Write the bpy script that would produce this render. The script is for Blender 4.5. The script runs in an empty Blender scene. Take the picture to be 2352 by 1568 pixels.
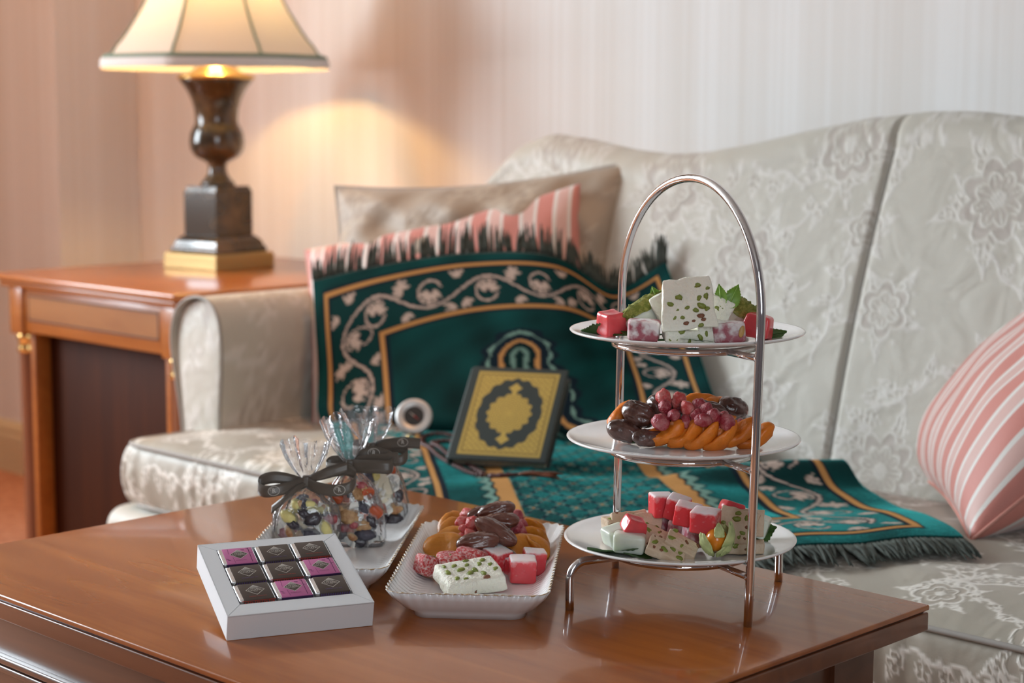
import bpy, bmesh, math, random
import numpy as np
from mathutils import Vector, Matrix, Euler, noise

random.seed(7)
rng = np.random.default_rng(7)
SC = bpy.context.scene
COL = SC.collection
PI = math.pi

# ------------------------------------------------------------------ camera, world, light, exposure
PITCH, YAW, ROLL = math.radians(7.19), math.radians(44.46), 0.003
fwd = Vector((-math.sin(YAW)*math.cos(PITCH), math.cos(YAW)*math.cos(PITCH), -math.sin(PITCH)))
rgt = Vector((math.cos(YAW), math.sin(YAW), 0))
upv = rgt.cross(fwd)
rgt, upv = rgt*math.cos(ROLL)+upv*math.sin(ROLL), upv*math.cos(ROLL)-rgt*math.sin(ROLL)
cam_data = bpy.data.cameras.new('camera')
cam_data.sensor_width = 36.0
cam_data.lens = 62.4
cam_data.clip_start, cam_data.clip_end = 0.05, 50
cam_data.dof.use_dof = True
cam_data.dof.focus_distance = 1.68
cam_data.dof.aperture_fstop = 5.6
cam = bpy.data.objects.new('camera', cam_data)
COL.objects.link(cam)
m3 = Matrix((rgt, upv, -fwd)).transposed()
cam.matrix_world = Matrix.Translation((0, 0, 0.92)) @ m3.to_4x4()
SC.camera = cam

SC.view_settings.view_transform = 'Standard'
SC.view_settings.look = 'None'
SC.view_settings.gamma = 1.0
SC.view_settings.use_curve_mapping = False
SC.view_settings.exposure = 0.16
SC.cycles.max_bounces = 8
SC.cycles.diffuse_bounces = 4
SC.cycles.glossy_bounces = 4
SC.cycles.transmission_bounces = 6
SC.cycles.transparent_max_bounces = 16
SC.cycles.caustics_reflective = False
SC.cycles.caustics_refractive = False
SC.cycles.sample_clamp_indirect = 6.0
SC.cycles.use_denoising = True

world = bpy.data.worlds.new('daylight')
SC.world = world
world.use_nodes = True
bg = world.node_tree.nodes['Background']
bg.inputs['Color'].default_value = (0.80, 0.88, 1.0, 1)
bg.inputs['Strength'].default_value = 1.0

def area_light(name, loc, target, sx, sy, power, color):
    ld = bpy.data.lights.new(name, 'AREA')
    ld.shape = 'RECTANGLE'; ld.size = sx; ld.size_y = sy
    ld.energy = power; ld.color = color
    o = bpy.data.objects.new(name, ld); COL.objects.link(o)
    o.location = loc
    o.rotation_euler = (Vector(target)-Vector(loc)).to_track_quat('-Z', 'Y').to_euler()
    return o
# daylight through the two windows of the front wall
area_light('window_daylight', (-5.22, 0.20, 1.65), (-3.0, 0.20, 1.60), 1.95, 1.85, 255, (0.84, 0.93, 1.0))
area_light('window_daylight', (1.66, -1.2, 1.55), (0, -1.0, 1.3), 1.5, 1.9, 36, (0.84, 0.93, 1.0))
# warm ceiling downlight over the lamp corner
sl = bpy.data.lights.new('downlight_and_fill', 'SPOT')
sl.energy = 66; sl.color = (1.0, 0.36, 0.07); sl.spot_size = math.radians(84); sl.spot_blend = .8; sl.shadow_soft_size = .08
slo = bpy.data.objects.new('downlight_and_fill', sl); COL.objects.link(slo)
s2 = bpy.data.lights.new('downlight_and_fill', 'SPOT')  # second spot is an added warm fill for the sofa arm and pillows
s2.energy = 48; s2.color = (1.0, 0.45, 0.15); s2.spot_size = math.radians(38); s2.spot_blend = 1.0; s2.shadow_soft_size = .08
s2o = bpy.data.objects.new('downlight_and_fill', s2); COL.objects.link(s2o)
s2o.location = (-1.25, 1.45, 2.62); s2o.rotation_euler = (Vector((-2.40, 2.05, .55))-s2o.location).to_track_quat('-Z', 'Y').to_euler()
slo.location = (-3.35, 1.35, 2.66); slo.rotation_euler = (Vector((-3.6, 2.2, .6))-slo.location).to_track_quat('-Z', 'Y').to_euler()
# bulb of the table lamp
LAMP = (-3.06, 2.235)
pl = bpy.data.lights.new('lamp_bulb_light', 'POINT')
pl.energy = 28; pl.color = (1.0, 0.57, 0.19); pl.shadow_soft_size = 0.03
plo = bpy.data.objects.new('lamp_bulb_light', pl); COL.objects.link(plo)
plo.location = (LAMP[0], LAMP[1], 1.16)

# ------------------------------------------------------------------ helpers: objects
def mk_mesh(name, verts, faces, mats=None, smooth=True, attrs=None, mat_idx=None):
    me = bpy.data.meshes.new(name)
    if isinstance(verts, np.ndarray): verts = verts.tolist()
    if isinstance(faces, np.ndarray): faces = faces.tolist()
    me.from_pydata(verts, [], faces)
    if mats is not None:
        for m in (mats if isinstance(mats, (list, tuple)) else [mats]): me.materials.append(m)
    if mat_idx is not None: me.polygons.foreach_set('material_index', mat_idx)
    if smooth: me.polygons.foreach_set('use_smooth', [True]*len(me.polygons))
    if attrs:
        for k, v in attrs.items():
            v = np.asarray(v, dtype=np.float32)
            if v.ndim == 1:
                a = me.attributes.new(k, 'FLOAT', 'POINT'); a.data.foreach_set('value', v)
            else:
                a = me.attributes.new(k, 'FLOAT_COLOR', 'POINT')
                vv = np.ones((len(v), 4), np.float32); vv[:, :3] = v
                a.data.foreach_set('color', vv.ravel())
    me.update()
    return me
def obj(name, me, parent=None, loc=(0, 0, 0), rot=None, scale=None):
    o = bpy.data.objects.new(name, me); COL.objects.link(o)
    o.parent = parent; o.location = loc
    if rot is not None:
        if isinstance(rot, Matrix):
            o.rotation_mode = 'QUATERNION'; o.rotation_quaternion = rot.to_quaternion()
        else: o.rotation_euler = rot
    if scale is not None: o.scale = scale if hasattr(scale, '__len__') else (scale,)*3
    return o
def tag(o, label, cat, group=None, kind=None):
    o['label'] = label; o['category'] = cat
    if group: o['group'] = group
    if kind: o['kind'] = kind
    return o
def thing(name, label, cat, loc=(0, 0, 0), rot=None, group=None):
    return tag(obj(name, None, None, loc, rot), label, cat, group)
def struct(name, me, parent=None, loc=(0, 0, 0)):
    o = obj(name, me, parent, loc)
    if parent is None: o['kind'] = 'structure'
    return o
def CF(rx=0, ry=0, rz=0):
    """Orientation in a frame whose x runs along the long diagonal of the table setting (to the viewer's side) ; degrees."""
    return Matrix.Rotation(YAW, 3, 'Z') @ Euler((math.radians(rx), math.radians(ry), math.radians(rz)), 'XYZ').to_matrix()
RV = Vector((math.cos(YAW), math.sin(YAW), 0)); DV = Vector((-math.sin(YAW), math.cos(YAW), 0))

# ------------------------------------------------------------------ helpers: geometry
def axis_s(h, r, n, k=3):
    if r <= 0: return np.linspace(-h, h, n+1)
    e = h-r*np.sin(np.linspace(0, PI/2, k+1))[::-1]*1.0
    a = -h + r*(1-np.cos(np.linspace(0, PI/2, k+1)))
    inner = np.linspace(-(h-r), h-r, n+1)[1:-1]
    return np.concatenate([a, inner, -a[::-1]])
def rbox(hx, hy, hz, r, n=(2, 2, 2), k=3):
    """Rounded box: welded verts and quads."""
    h = np.array([hx, hy, hz]); r = min(r, hx, hy, hz)
    A = [axis_s(h[i], r, n[i], k) for i in range(3)]
    V, F = [], []; base = 0
    for ax in range(3):
        u, v = (ax+1) % 3, (ax+2) % 3
        for sgn in (-1, 1):
            gu, gv = np.meshgrid(A[u], A[v], indexing='ij')
            P = np.zeros(gu.shape+(3,)); P[..., u] = gu; P[..., v] = gv; P[..., ax] = sgn*h[ax]
            nu, nv = gu.shape
            idx = np.arange(nu*nv).reshape(nu, nv)+base
            q = np.stack([idx[:-1, :-1], idx[1:, :-1], idx[1:, 1:], idx[:-1, 1:]], -1).reshape(-1, 4)
            if sgn < 0: q = q[:, ::-1]
            V.append(P.reshape(-1, 3)); F.append(q); base += nu*nv
    V = np.concatenate(V); F = np.concatenate(F)
    key = np.round(V/1e-7).astype(np.int64)
    _, first, inv = np.unique(key, axis=0, return_index=True, return_inverse=True)
    V = V[first]; F = inv.reshape(-1)[F]
    c = np.clip(V, -(h-r), h-r); d = V-c
    L = np.linalg.norm(d, axis=1, keepdims=True); L[L == 0] = 1
    V = c+d/L*r
    return V, F
def box(x0, x1, y0, y1, z0, z1):
    V = np.array([[x, y, z] for x in (x0, x1) for y in (y0, y1) for z in (z0, z1)], float)
    F = [[0, 1, 3, 2], [4, 6, 7, 5], [0, 4, 5, 1], [2, 3, 7, 6], [0, 2, 6, 4], [1, 5, 7, 3]]
    return V, np.array(F)
def bbox(x0, x1, y0, y1, z0, z1, r=0.003, k=2):
    V, F = rbox((x1-x0)/2, (y1-y0)/2, (z1-z0)/2, r, (1, 1, 1), k)
    return V+np.array([(x0+x1)/2, (y0+y1)/2, (z0+z1)/2]), F
def join(*parts):
    V, F, b = [], [], 0
    for v, f in parts:
        v = np.asarray(v, float); V.append(v)
        F += [[i+b for i in q] for q in (f.tolist() if isinstance(f, np.ndarray) else f)]
        b += len(v)
    return np.concatenate(V), F
def tube(pts, r, sides=10, closed=False, caps=True):
    pts = [Vector(p) for p in pts]; n = len(pts)
    rr = r if hasattr(r, '__len__') else [r]*n
    V, F = [], []
    T = []
    for i in range(n):
        a = pts[(i-1) % n] if (closed or i > 0) else pts[i]
        b = pts[(i+1) % n] if (closed or i < n-1) else pts[i]
        T.append((b-a).normalized())
    ref = Vector((0, 0, 1)) if abs(T[0].z) < .9 else Vector((1, 0, 0))
    N = (ref-T[0]*ref.dot(T[0])).normalized()
    for i in range(n):
        if i > 0:
            N = (N-T[i]*N.dot(T[i])).normalized()
        B = T[i].cross(N)
        for s in range(sides):
            a = 2*PI*s/sides
            V.append(pts[i]+(N*math.cos(a)+B*math.sin(a))*rr[i])
    m = n if closed else n-1
    for i in range(m):
        for s in range(sides):
            j = (i+1) % n
            F.append([i*sides+s, i*sides+(s+1) % sides, j*sides+(s+1) % sides, j*sides+s])
    if caps and not closed:
        F.append(list(range(sides))[::-1]); F.append([(n-1)*sides+s for s in range(sides)])
    return np.array([tuple(v) for v in V]), F
def lathe(prof, n=48, cap=False):
    V, F = [], []
    for (r, z) in prof:
        for s in range(n):
            a = 2*PI*s/n; V.append((r*math.cos(a), r*math.sin(a), z))
    for i in range(len(prof)-1):
        for s in range(n):
            F.append([i*n+s, i*n+(s+1) % n, (i+1)*n+(s+1) % n, (i+1)*n+s])
    if cap:
        F.append([s for s in range(n)][::-1]); F.append([(len(prof)-1)*n+s for s in range(n)])
    return np.array(V), F
def grid_faces(nu, nv, wrap=False):
    idx = np.arange(nu*nv).reshape(nu, nv)
    q = np.stack([idx[:-1, :-1], idx[1:, :-1], idx[1:, 1:], idx[:-1, 1:]], -1).reshape(-1, 4)
    return q
def ico(sub=3):
    bm = bmesh.new(); bmesh.ops.create_icosphere(bm, subdivisions=sub, radius=1)
    V = np.array([v.co[:] for v in bm.verts]); F = [[v.index for v in f.verts] for f in bm.faces]
    bm.free(); return V, F
ICO3 = ico(3); ICO2 = ico(2); ICO4 = ico(4)
def nz(V, scale, seed, oct=1):
    out = np.empty(len(V)); o = Vector((seed*3.17, seed*1.73, seed*0.91))
    for i, v in enumerate(V):
        p = Vector(v)*scale+o
        out[i] = noise.noise(p) + (0.5*noise.noise(p*2.1) if oct > 1 else 0)
    return out
def smoothstep(a, b, x):
    t = np.clip((x-a)/(b-a), 0, 1); return t*t*(3-2*t)
def catmull(P, n):
    """P (k,3) points -> n samples"""
    P = np.asarray(P, float); k = len(P)
    t = np.linspace(0, k-1, n); i = np.clip(t.astype(int), 0, k-2); f = (t-i)[:, None]
    g = lambda j: P[np.clip(j, 0, k-1)]
    p0, p1, p2, p3 = g(i-1), g(i), g(i+1), g(i+2)
    return 0.5*((2*p1)+(-p0+p2)*f+(2*p0-5*p1+4*p2-p3)*f*f+(-p0+3*p1-3*p2+p3)*f**3)

class Canvas:
    """A painted tile (metres), sampled at mesh vertices."""
    def __init__(s, w, h, res, fill=0.0):
        s.w, s.h = w, h; s.nx, s.ny = int(w*res), int(h*res); s.res = res
        s.a = np.full((s.nx, s.ny), fill, np.float32)
    def win(s, x0, x1, y0, y1):
        i = np.arange(int(math.floor(x0*s.res)), int(math.ceil(x1*s.res))+1)
        j = np.arange(int(math.floor(y0*s.res)), int(math.ceil(y1*s.res))+1)
        X, Y = np.meshgrid(i/s.res, j/s.res, indexing='ij')
        return np.ix_(i % s.nx, j % s.ny), X, Y
    def put(s, ix, mask, val):
        sub = s.a[ix]; sub[mask] = val; s.a[ix] = sub
    def line(s, pts, w, val):
        for (x0, y0), (x1, y1) in zip(pts[:-1], pts[1:]):
            ix, X, Y = s.win(min(x0, x1)-w, max(x0, x1)+w, min(y0, y1)-w, max(y0, y1)+w)
            dx, dy = x1-x0, y1-y0; L = dx*dx+dy*dy+1e-12
            t = np.clip(((X-x0)*dx+(Y-y0)*dy)/L, 0, 1)
            s.put(ix, np.hypot(X-x0-t*dx, Y-y0-t*dy) < w/2, val)
    def disc(s, x, y, r, val):
        ix, X, Y = s.win(x-r, x+r, y-r, y+r); s.put(ix, np.hypot(X-x, Y-y) < r, val)
    def flower(s, x, y, R, n, ph, light, dark, lw):
        ix, X, Y = s.win(x-R*1.1, x+R*1.1, y-R*1.1, y+R*1.1)
        rho = np.hypot(X-x, Y-y); th = np.arctan2(Y-y, X-x)+ph
        rr = R*(.70+.30*np.abs(np.cos(n*th/2)))
        s.put(ix, rho < rr, dark)
        s.put(ix, (rho < rr*.98) & (rho > rr*.98-lw), light)
        s.put(ix, (rho < rr*.62) & (rho > rr*.62-lw*.8), light)
        s.put(ix, (rho < rr*.55) & (np.abs(np.sin(n*th)) < .25) & (rho > rr*.25), light)
        s.put(ix, (rho < R*.2) & (np.sin(X*900)*np.sin(Y*900) > -.3), light)
    def leaf(s, x, y, L, ang, wd, light, dark, lw):
        ix, X, Y = s.win(x-L*1.1, x+L*1.1, y-L*1.1, y+L*1.1)
        c, sn = math.cos(ang), math.sin(ang)
        a = (X-x)*c+(Y-y)*sn; b = -(X-x)*sn+(Y-y)*c
        t = np.clip(a/L, 0, 1)
        b = b-.25*L*t*t
        half = wd*np.sin(PI*t**.75)*(1+.18*np.sin(t*26))
        ins = (a > 0) & (a < L)
        s.put(ix, ins & (np.abs(b) < half), dark)
        s.put(ix, ins & (np.abs(b) < half) & (np.abs(b) > half-lw), light)
        s.put(ix, ins & (np.abs(b) < lw*.45), light)
        s.put(ix, ins & (np.abs(b) < half*.8) & (np.sin((a-np.abs(b)*.8)*520) > .72), light)
    def sample(s, x, y):
        fx = (np.asarray(x)/s.w % 1)*s.nx; fy = (np.asarray(y)/s.h % 1)*s.ny
        i = fx.astype(int); j = fy.astype(int); u = fx-i; v = fy-j
        i %= s.nx; j %= s.ny; i1 = (i+1) % s.nx; j1 = (j+1) % s.ny
        return (s.a[i, j]*(1-u)*(1-v)+s.a[i1, j]*u*(1-v)+s.a[i, j1]*(1-u)*v+s.a[i1, j1]*u*v)

# ------------------------------------------------------------------ helpers: materials
def new_mat(name):
    m = bpy.data.materials.new(name); m.use_nodes = True
    nt = m.node_tree; b = nt.nodes['Principled BSDF']
    return m, nt, b
def link(nt, a, b): nt.links.new(a, b)
def node(nt, typ, **kw):
    n = nt.nodes.new(typ)
    for k, v in kw.items():
        if k in n.inputs.keys() and not hasattr(n, k): n.inputs[k].default_value = v
        elif hasattr(n, k): setattr(n, k, v)
        else: n.inputs[k].default_value = v
    return n
def rgba(c): return (c[0], c[1], c[2], 1)
def simple(name, col, rough=.5, metal=0, spec=.5, coat=0, sss=0, sssr=(.004, .002, .001), trans=0, noise_amt=0, noise_scale=60, bump=0, bump_scale=200, sheen=0, dist=.001, ior=1.45, coord='Object'):
    m, nt, b = new_mat(name)
    b.inputs['Base Color'].default_value = rgba(col)
    b.inputs['Roughness'].default_value = rough
    b.inputs['Metallic'].default_value = metal
    b.inputs['Specular IOR Level'].default_value = spec
    b.inputs['Coat Weight'].default_value = coat
    b.inputs['Coat Roughness'].default_value = .08
    b.inputs['IOR'].default_value = ior
    if sss:
        b.inputs['Subsurface Weight'].default_value = sss
        b.inputs['Subsurface Radius'].default_value = sssr
        b.inputs['Subsurface Scale'].default_value = 1.0
    b.inputs['Transmission Weight'].default_value = trans
    if sheen:
        b.inputs['Sheen Weight'].default_value = sheen; b.inputs['Sheen Roughness'].default_value = .4
    tc = node(nt, 'ShaderNodeTexCoord')
    if noise_amt:
        n = node(nt, 'ShaderNodeTexNoise', Scale=noise_scale, Detail=3.0)
        link(nt, tc.outputs[coord], n.inputs['Vector'])
        hs = node(nt, 'ShaderNodeHueSaturation'); hs.inputs['Color'].default_value = rgba(col)
        mr = node(nt, 'ShaderNodeMapRange'); mr.inputs[3].default_value = 1-noise_amt; mr.inputs[4].default_value = 1+noise_amt
        mr.inputs[1].default_value = .3; mr.inputs[2].default_value = .7
        link(nt, n.outputs[0], mr.inputs[0]); link(nt, mr.outputs[0], hs.inputs['Value'])
        link(nt, hs.outputs[0], b.inputs['Base Color'])
    if bump:
        n2 = node(nt, 'ShaderNodeTexNoise', Scale=bump_scale, Detail=3.0)
        link(nt, tc.outputs[coord], n2.inputs['Vector'])
        bp = node(nt, 'ShaderNodeBump', Strength=bump, Distance=dist)
        link(nt, n2.outputs[0], bp.inputs['Height']); link(nt, bp.outputs[0], b.inputs['Normal'])
    return m
def two_tone(name, c1, c2, scale, lo=.45, hi=.6, rough=.6, sss=0, sssr=(.004, .002, .001), bump=0, dist=.0006, up=0.0, detail=4.0, rough2=None, spec=.5, coat=0):
    """Noise patches of c2 over c1; up>0 gathers c2 on the faces that point up (sugar that was dusted on from above)."""
    m, nt, b = new_mat(name)
    tc = node(nt, 'ShaderNodeTexCoord')
    n = node(nt, 'ShaderNodeTexNoise', Scale=scale, Detail=detail); link(nt, tc.outputs['Object'], n.inputs['Vector'])
    fac = n.outputs[0]
    if up:
        g = node(nt, 'ShaderNodeNewGeometry'); vt = node(nt, 'ShaderNodeVectorTransform'); vt.vector_type = 'NORMAL'; vt.convert_from = 'WORLD'; vt.convert_to = 'OBJECT'
        link(nt, g.outputs['Normal'], vt.inputs[0])
        sx = node(nt, 'ShaderNodeSeparateXYZ'); link(nt, vt.outputs[0], sx.inputs[0])
        ma = node(nt, 'ShaderNodeMath', operation='MULTIPLY_ADD'); link(nt, sx.outputs[2], ma.inputs[0]); ma.inputs[1].default_value = up; link(nt, fac, ma.inputs[2])
        fac = ma.outputs[0]
    mr = node(nt, 'ShaderNodeMapRange'); mr.inputs[1].default_value = lo; mr.inputs[2].default_value = hi
    link(nt, fac, mr.inputs[0])
    mx = node(nt, 'ShaderNodeMix', data_type='RGBA'); link(nt, mr.outputs[0], mx.inputs[0])
    mx.inputs[6].default_value = rgba(c1); mx.inputs[7].default_value = rgba(c2)
    link(nt, mx.outputs[2], b.inputs['Base Color'])
    b.inputs['Roughness'].default_value = rough; b.inputs['Specular IOR Level'].default_value = spec; b.inputs['Coat Weight'].default_value = coat
    if rough2 is not None:
        r2 = node(nt, 'ShaderNodeMapRange'); r2.inputs[3].default_value = rough; r2.inputs[4].default_value = rough2
        link(nt, mr.outputs[0], r2.inputs[0]); link(nt, r2.outputs[0], b.inputs['Roughness'])
    if sss:
        b.inputs['Subsurface Weight'].default_value = sss; b.inputs['Subsurface Radius'].default_value = sssr; b.inputs['Subsurface Scale'].default_value = 1
    if bump:
        n2 = node(nt, 'ShaderNodeTexNoise', Scale=scale*3, Detail=4.0); link(nt, tc.outputs['Object'], n2.inputs['Vector'])
        bp = node(nt, 'ShaderNodeBump', Strength=bump, Distance=dist); link(nt, n2.outputs[0], bp.inputs['Height']); link(nt, bp.outputs[0], b.inputs['Normal'])
    return m
def wood(name, c1, c2, rough, axis='X', scale=1.0, coat=.3, figure=.5, croug=.12, spec=.4):
    m, nt, b = new_mat(name)
    tc = node(nt, 'ShaderNodeTexCoord'); mp = node(nt, 'ShaderNodeMapping')
    sc = {'X': (2.0, 26, 26), 'Y': (26, 2.0, 26), 'Z': (26, 26, 2.0)}[axis]
    mp.inputs['Scale'].default_value = tuple(s*scale for s in sc)
    link(nt, tc.outputs['Object'], mp.inputs[0])
    n = node(nt, 'ShaderNodeTexNoise', Scale=1.6, Detail=6.0, Distortion=.6); link(nt, mp.outputs[0], n.inputs['Vector'])
    mp2 = node(nt, 'ShaderNodeMapping'); mp2.inputs['Scale'].default_value = tuple(4.5*(s/26)**.5*scale for s in sc)
    link(nt, tc.outputs['Object'], mp2.inputs[0])
    n2 = node(nt, 'ShaderNodeTexNoise', Scale=1.4, Detail=3.0, Distortion=1.2); link(nt, mp2.outputs[0], n2.inputs['Vector'])
    ad = node(nt, 'ShaderNodeMix', data_type='FLOAT'); ad.inputs[0].default_value = figure
    link(nt, n.outputs[0], ad.inputs[2]); link(nt, n2.outputs[0], ad.inputs[3])
    mr = node(nt, 'ShaderNodeMapRange'); mr.inputs[1].default_value = .36; mr.inputs[2].default_value = .64; link(nt, ad.outputs[0], mr.inputs[0])
    mx = node(nt, 'ShaderNodeMix', data_type='RGBA'); mx.inputs[6].default_value = rgba(c1); mx.inputs[7].default_value = rgba(c2)
    link(nt, mr.outputs[0], mx.inputs[0]); link(nt, mx.outputs[2], b.inputs['Base Color'])
    b.inputs['Roughness'].default_value = rough; b.inputs['Coat Weight'].default_value = coat; b.inputs['Coat Roughness'].default_value = croug; b.inputs['Specular IOR Level'].default_value = spec
    return m

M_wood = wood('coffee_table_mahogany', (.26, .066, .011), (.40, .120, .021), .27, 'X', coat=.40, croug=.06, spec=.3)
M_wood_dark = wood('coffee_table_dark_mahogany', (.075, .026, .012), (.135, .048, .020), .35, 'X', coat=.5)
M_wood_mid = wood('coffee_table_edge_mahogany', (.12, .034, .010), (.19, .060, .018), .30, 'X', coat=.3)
M_side = wood('side_table_cherry', (.33, .095, .017), (.44, .145, .028), .28, 'X', coat=.5)
M_side_lite = wood('side_table_satinwood', (.29, .105, .026), (.38, .155, .042), .35, 'X', coat=.3, figure=.8)
M_side_dark = wood('side_table_dark_panel', (.036, .009, .003), (.060, .015, .004), .6, 'Z', coat=0, spec=.12)  # dark red-brown board set back under the apron
M_side_leg = wood('side_table_leg', (.16, .05, .02), (.24, .08, .03), .35, 'Z', coat=.3)
M_inlay = simple('ebony_inlay', (.05, .02, .012), .4)
M_brass = simple('polished_brass', (.78, .52, .20), .22, 1)
M_chrome = simple('polished_steel', (.72, .71, .71), .06, 1)
M_china = simple('white_porcelain', (.86, .855, .84), .10, coat=.6)
M_traychina = simple('white_glazed_china', (.85, .845, .835), .16, coat=.4)
M_gold = two_tone('worn_gilt_rim', (.50, .34, .17), (.80, .77, .72), 240, .42, .6, .35)
M_white_plaster = simple('ceiling_white', (.45, .44, .42), .9)
M_card = simple('white_card', (.75, .76, .77), .6, bump=.05, bump_scale=700)
M_darkmarble = two_tone('dark_brown_marble', (.040, .026, .014), (.13, .075, .033), 11, .46, .62, .16, detail=6, coat=.6)
M_ribbon = simple('dark_brown_satin_ribbon', (.098, .078, .060), .33, sheen=.3, bump=.12, bump_scale=900, dist=.0003)
M_print_white = simple('white_print', (.62, .58, .52), .6)
M_print_silver = simple('silver_print', (.42, .38, .34), .5)
M_print_red = simple('red_print', (.42, .035, .02), .6)
M_print_purple = simple('purple_print', (.10, .055, .22), .6)
M_print_plum = simple('plum_print', (.12, .02, .09), .6)
M_choc_brown = simple('brown_paper_wrapper', (.060, .040, .030), .5)
M_choc_pink = simple('pink_paper_wrapper', (.50, .13, .30), .5)
M_choc_purpleband = simple('purple_wrapper_band', (.045, .02, .07), .5)
M_foil = simple('silver_foil', (.82, .83, .85), .22, 1, bump=.9, bump_scale=700, dist=.0006)
M_black = simple('black_dial', (.035, .035, .035), .5)
M_silver = simple('brushed_silver', (.66, .655, .64), .42, .55)
M_redplastic = simple('red_needle', (.45, .03, .02), .5)
M_page = two_tone('page_block_paper', (.40, .34, .24), (.52, .46, .35), 300, .4, .6, .8)
M_bookgreen = simple('dark_green_bookcloth', (.028, .040, .036), .5)
M_bead = simple('reddish_wooden_bead', (.075, .022, .018), .42)
M_tassel = simple('rust_silk_tassel', (.18, .045, .015), .6, noise_amt=.3, noise_scale=300)
M_fringe = simple('grey_green_fringe_wool', (.055, .066, .055), .85, noise_amt=.35, noise_scale=90)

# wallpaper: fine vertical stripes
def wallpaper():
    m, nt, b = new_mat('striped_wallpaper')
    tc = node(nt, 'ShaderNodeTexCoord')
    mp = node(nt, 'ShaderNodeMapping'); mp.inputs['Scale'].default_value = (75, 75, .25); link(nt, tc.outputs['Object'], mp.inputs[0])
    n = node(nt, 'ShaderNodeTexNoise', Scale=1.0, Detail=3.0, Roughness=.7); link(nt, mp.outputs[0], n.inputs['Vector'])
    mp2 = node(nt, 'ShaderNodeMapping'); mp2.inputs['Scale'].default_value = (9, 9, .05); link(nt, tc.outputs['Object'], mp2.inputs[0])
    n2 = node(nt, 'ShaderNodeTexNoise', Scale=1.0, Detail=1.0); link(nt, mp2.outputs[0], n2.inputs['Vector'])
    a = node(nt, 'ShaderNodeMath', operation='ADD'); link(nt, n.outputs[0], a.inputs[0]); link(nt, n2.outputs[0], a.inputs[1])
    mr = node(nt, 'ShaderNodeMapRange'); mr.inputs[1].default_value = .75; mr.inputs[2].default_value = 1.25; link(nt, a.outputs[0], mr.inputs[0])
    mx = node(nt, 'ShaderNodeMix', data_type='RGBA'); mx.inputs[6].default_value = (.69, .65, .605, 1); mx.inputs[7].default_value = (.77, .755, .735, 1)
    link(nt, mr.outputs[0], mx.inputs[0]); link(nt, mx.outputs[2], b.inputs['Base Color'])
    b.inputs['Roughness'].default_value = .6
    return m
M_wallpaper = wallpaper()
M_panel = simple('dark_plum_wall_paint', (.13, .115, .12), .7)
M_skirting = simple('cream_painted_skirting', (.62, .50, .30), .5)
M_carpet = two_tone('terracotta_carpet', (.42, .17, .085), (.52, .24, .13), 40, .4, .6, .95, bump=.4, dist=.004)

def brocade(name, ground, light, dull, rough=.55):
    m, nt, b = new_mat(name)
    at = node(nt, 'ShaderNodeAttribute', attribute_name='Pat')
    r1 = node(nt, 'ShaderNodeMapRange'); r1.inputs[1].default_value = 0; r1.inputs[2].default_value = .8; link(nt, at.outputs['Fac'], r1.inputs[0])
    r2 = node(nt, 'ShaderNodeMapRange'); r2.inputs[1].default_value = 0; r2.inputs[2].default_value = -.5; link(nt, at.outputs['Fac'], r2.inputs[0])
    tc = node(nt, 'ShaderNodeTexCoord'); n = node(nt, 'ShaderNodeTexNoise', Scale=350.0, Detail=2.0); link(nt, tc.outputs['Object'], n.inputs['Vector'])
    m1 = node(nt, 'ShaderNodeMix', data_type='RGBA'); m1.inputs[6].default_value = rgba(ground); m1.inputs[7].default_value = rgba(dull); link(nt, r2.outputs[0], m1.inputs[0])
    m2 = node(nt, 'ShaderNodeMix', data_type='RGBA'); m2.inputs[7].default_value = rgba(light); link(nt, r1.outputs[0], m2.inputs[0]); link(nt, m1.outputs[2], m2.inputs[6])
    link(nt, m2.outputs[2], b.inputs['Base Color'])
    b.inputs['Roughness'].default_value = rough; b.inputs['Sheen Weight'].default_value = .15; b.inputs['Sheen Roughness'].default_value = .4
    ad = node(nt, 'ShaderNodeMath', operation='MULTIPLY_ADD'); link(nt, n.outputs[0], ad.inputs[0]); ad.inputs[1].default_value = .25; link(nt, at.outputs['Fac'], ad.inputs[2])
    n3 = node(nt, 'ShaderNodeTexNoise', Scale=14.0, Detail=2.0, Distortion=.8); link(nt, tc.outputs['Object'], n3.inputs['Vector'])
    bp = node(nt, 'ShaderNodeBump', Strength=.5, Distance=.0011); link(nt, ad.outputs[0], bp.inputs['Height'])
    bp2 = node(nt, 'ShaderNodeBump', Strength=.5, Distance=.010); link(nt, n3.outputs[0], bp2.inputs['Height']); link(nt, bp.outputs[0], bp2.inputs['Normal'])
    link(nt, bp2.outputs[0], b.inputs['Normal'])
    return m
M_brocade = brocade('cream_floral_brocade', (.49, .465, .40), (.585, .56, .51), (.43, .385, .34))
M_brocade_seat = brocade('cream_floral_brocade_seat', (.375, .34, .275), (.74, .71, .64), (.37, .325, .265), .5)
M_brocade_pillow = brocade('beige_damask', (.34, .28, .215), (.41, .345, .27), (.30, .24, .18))
M_piping = simple('grey_piping_cord', (.33, .31, .28), .6)

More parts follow.
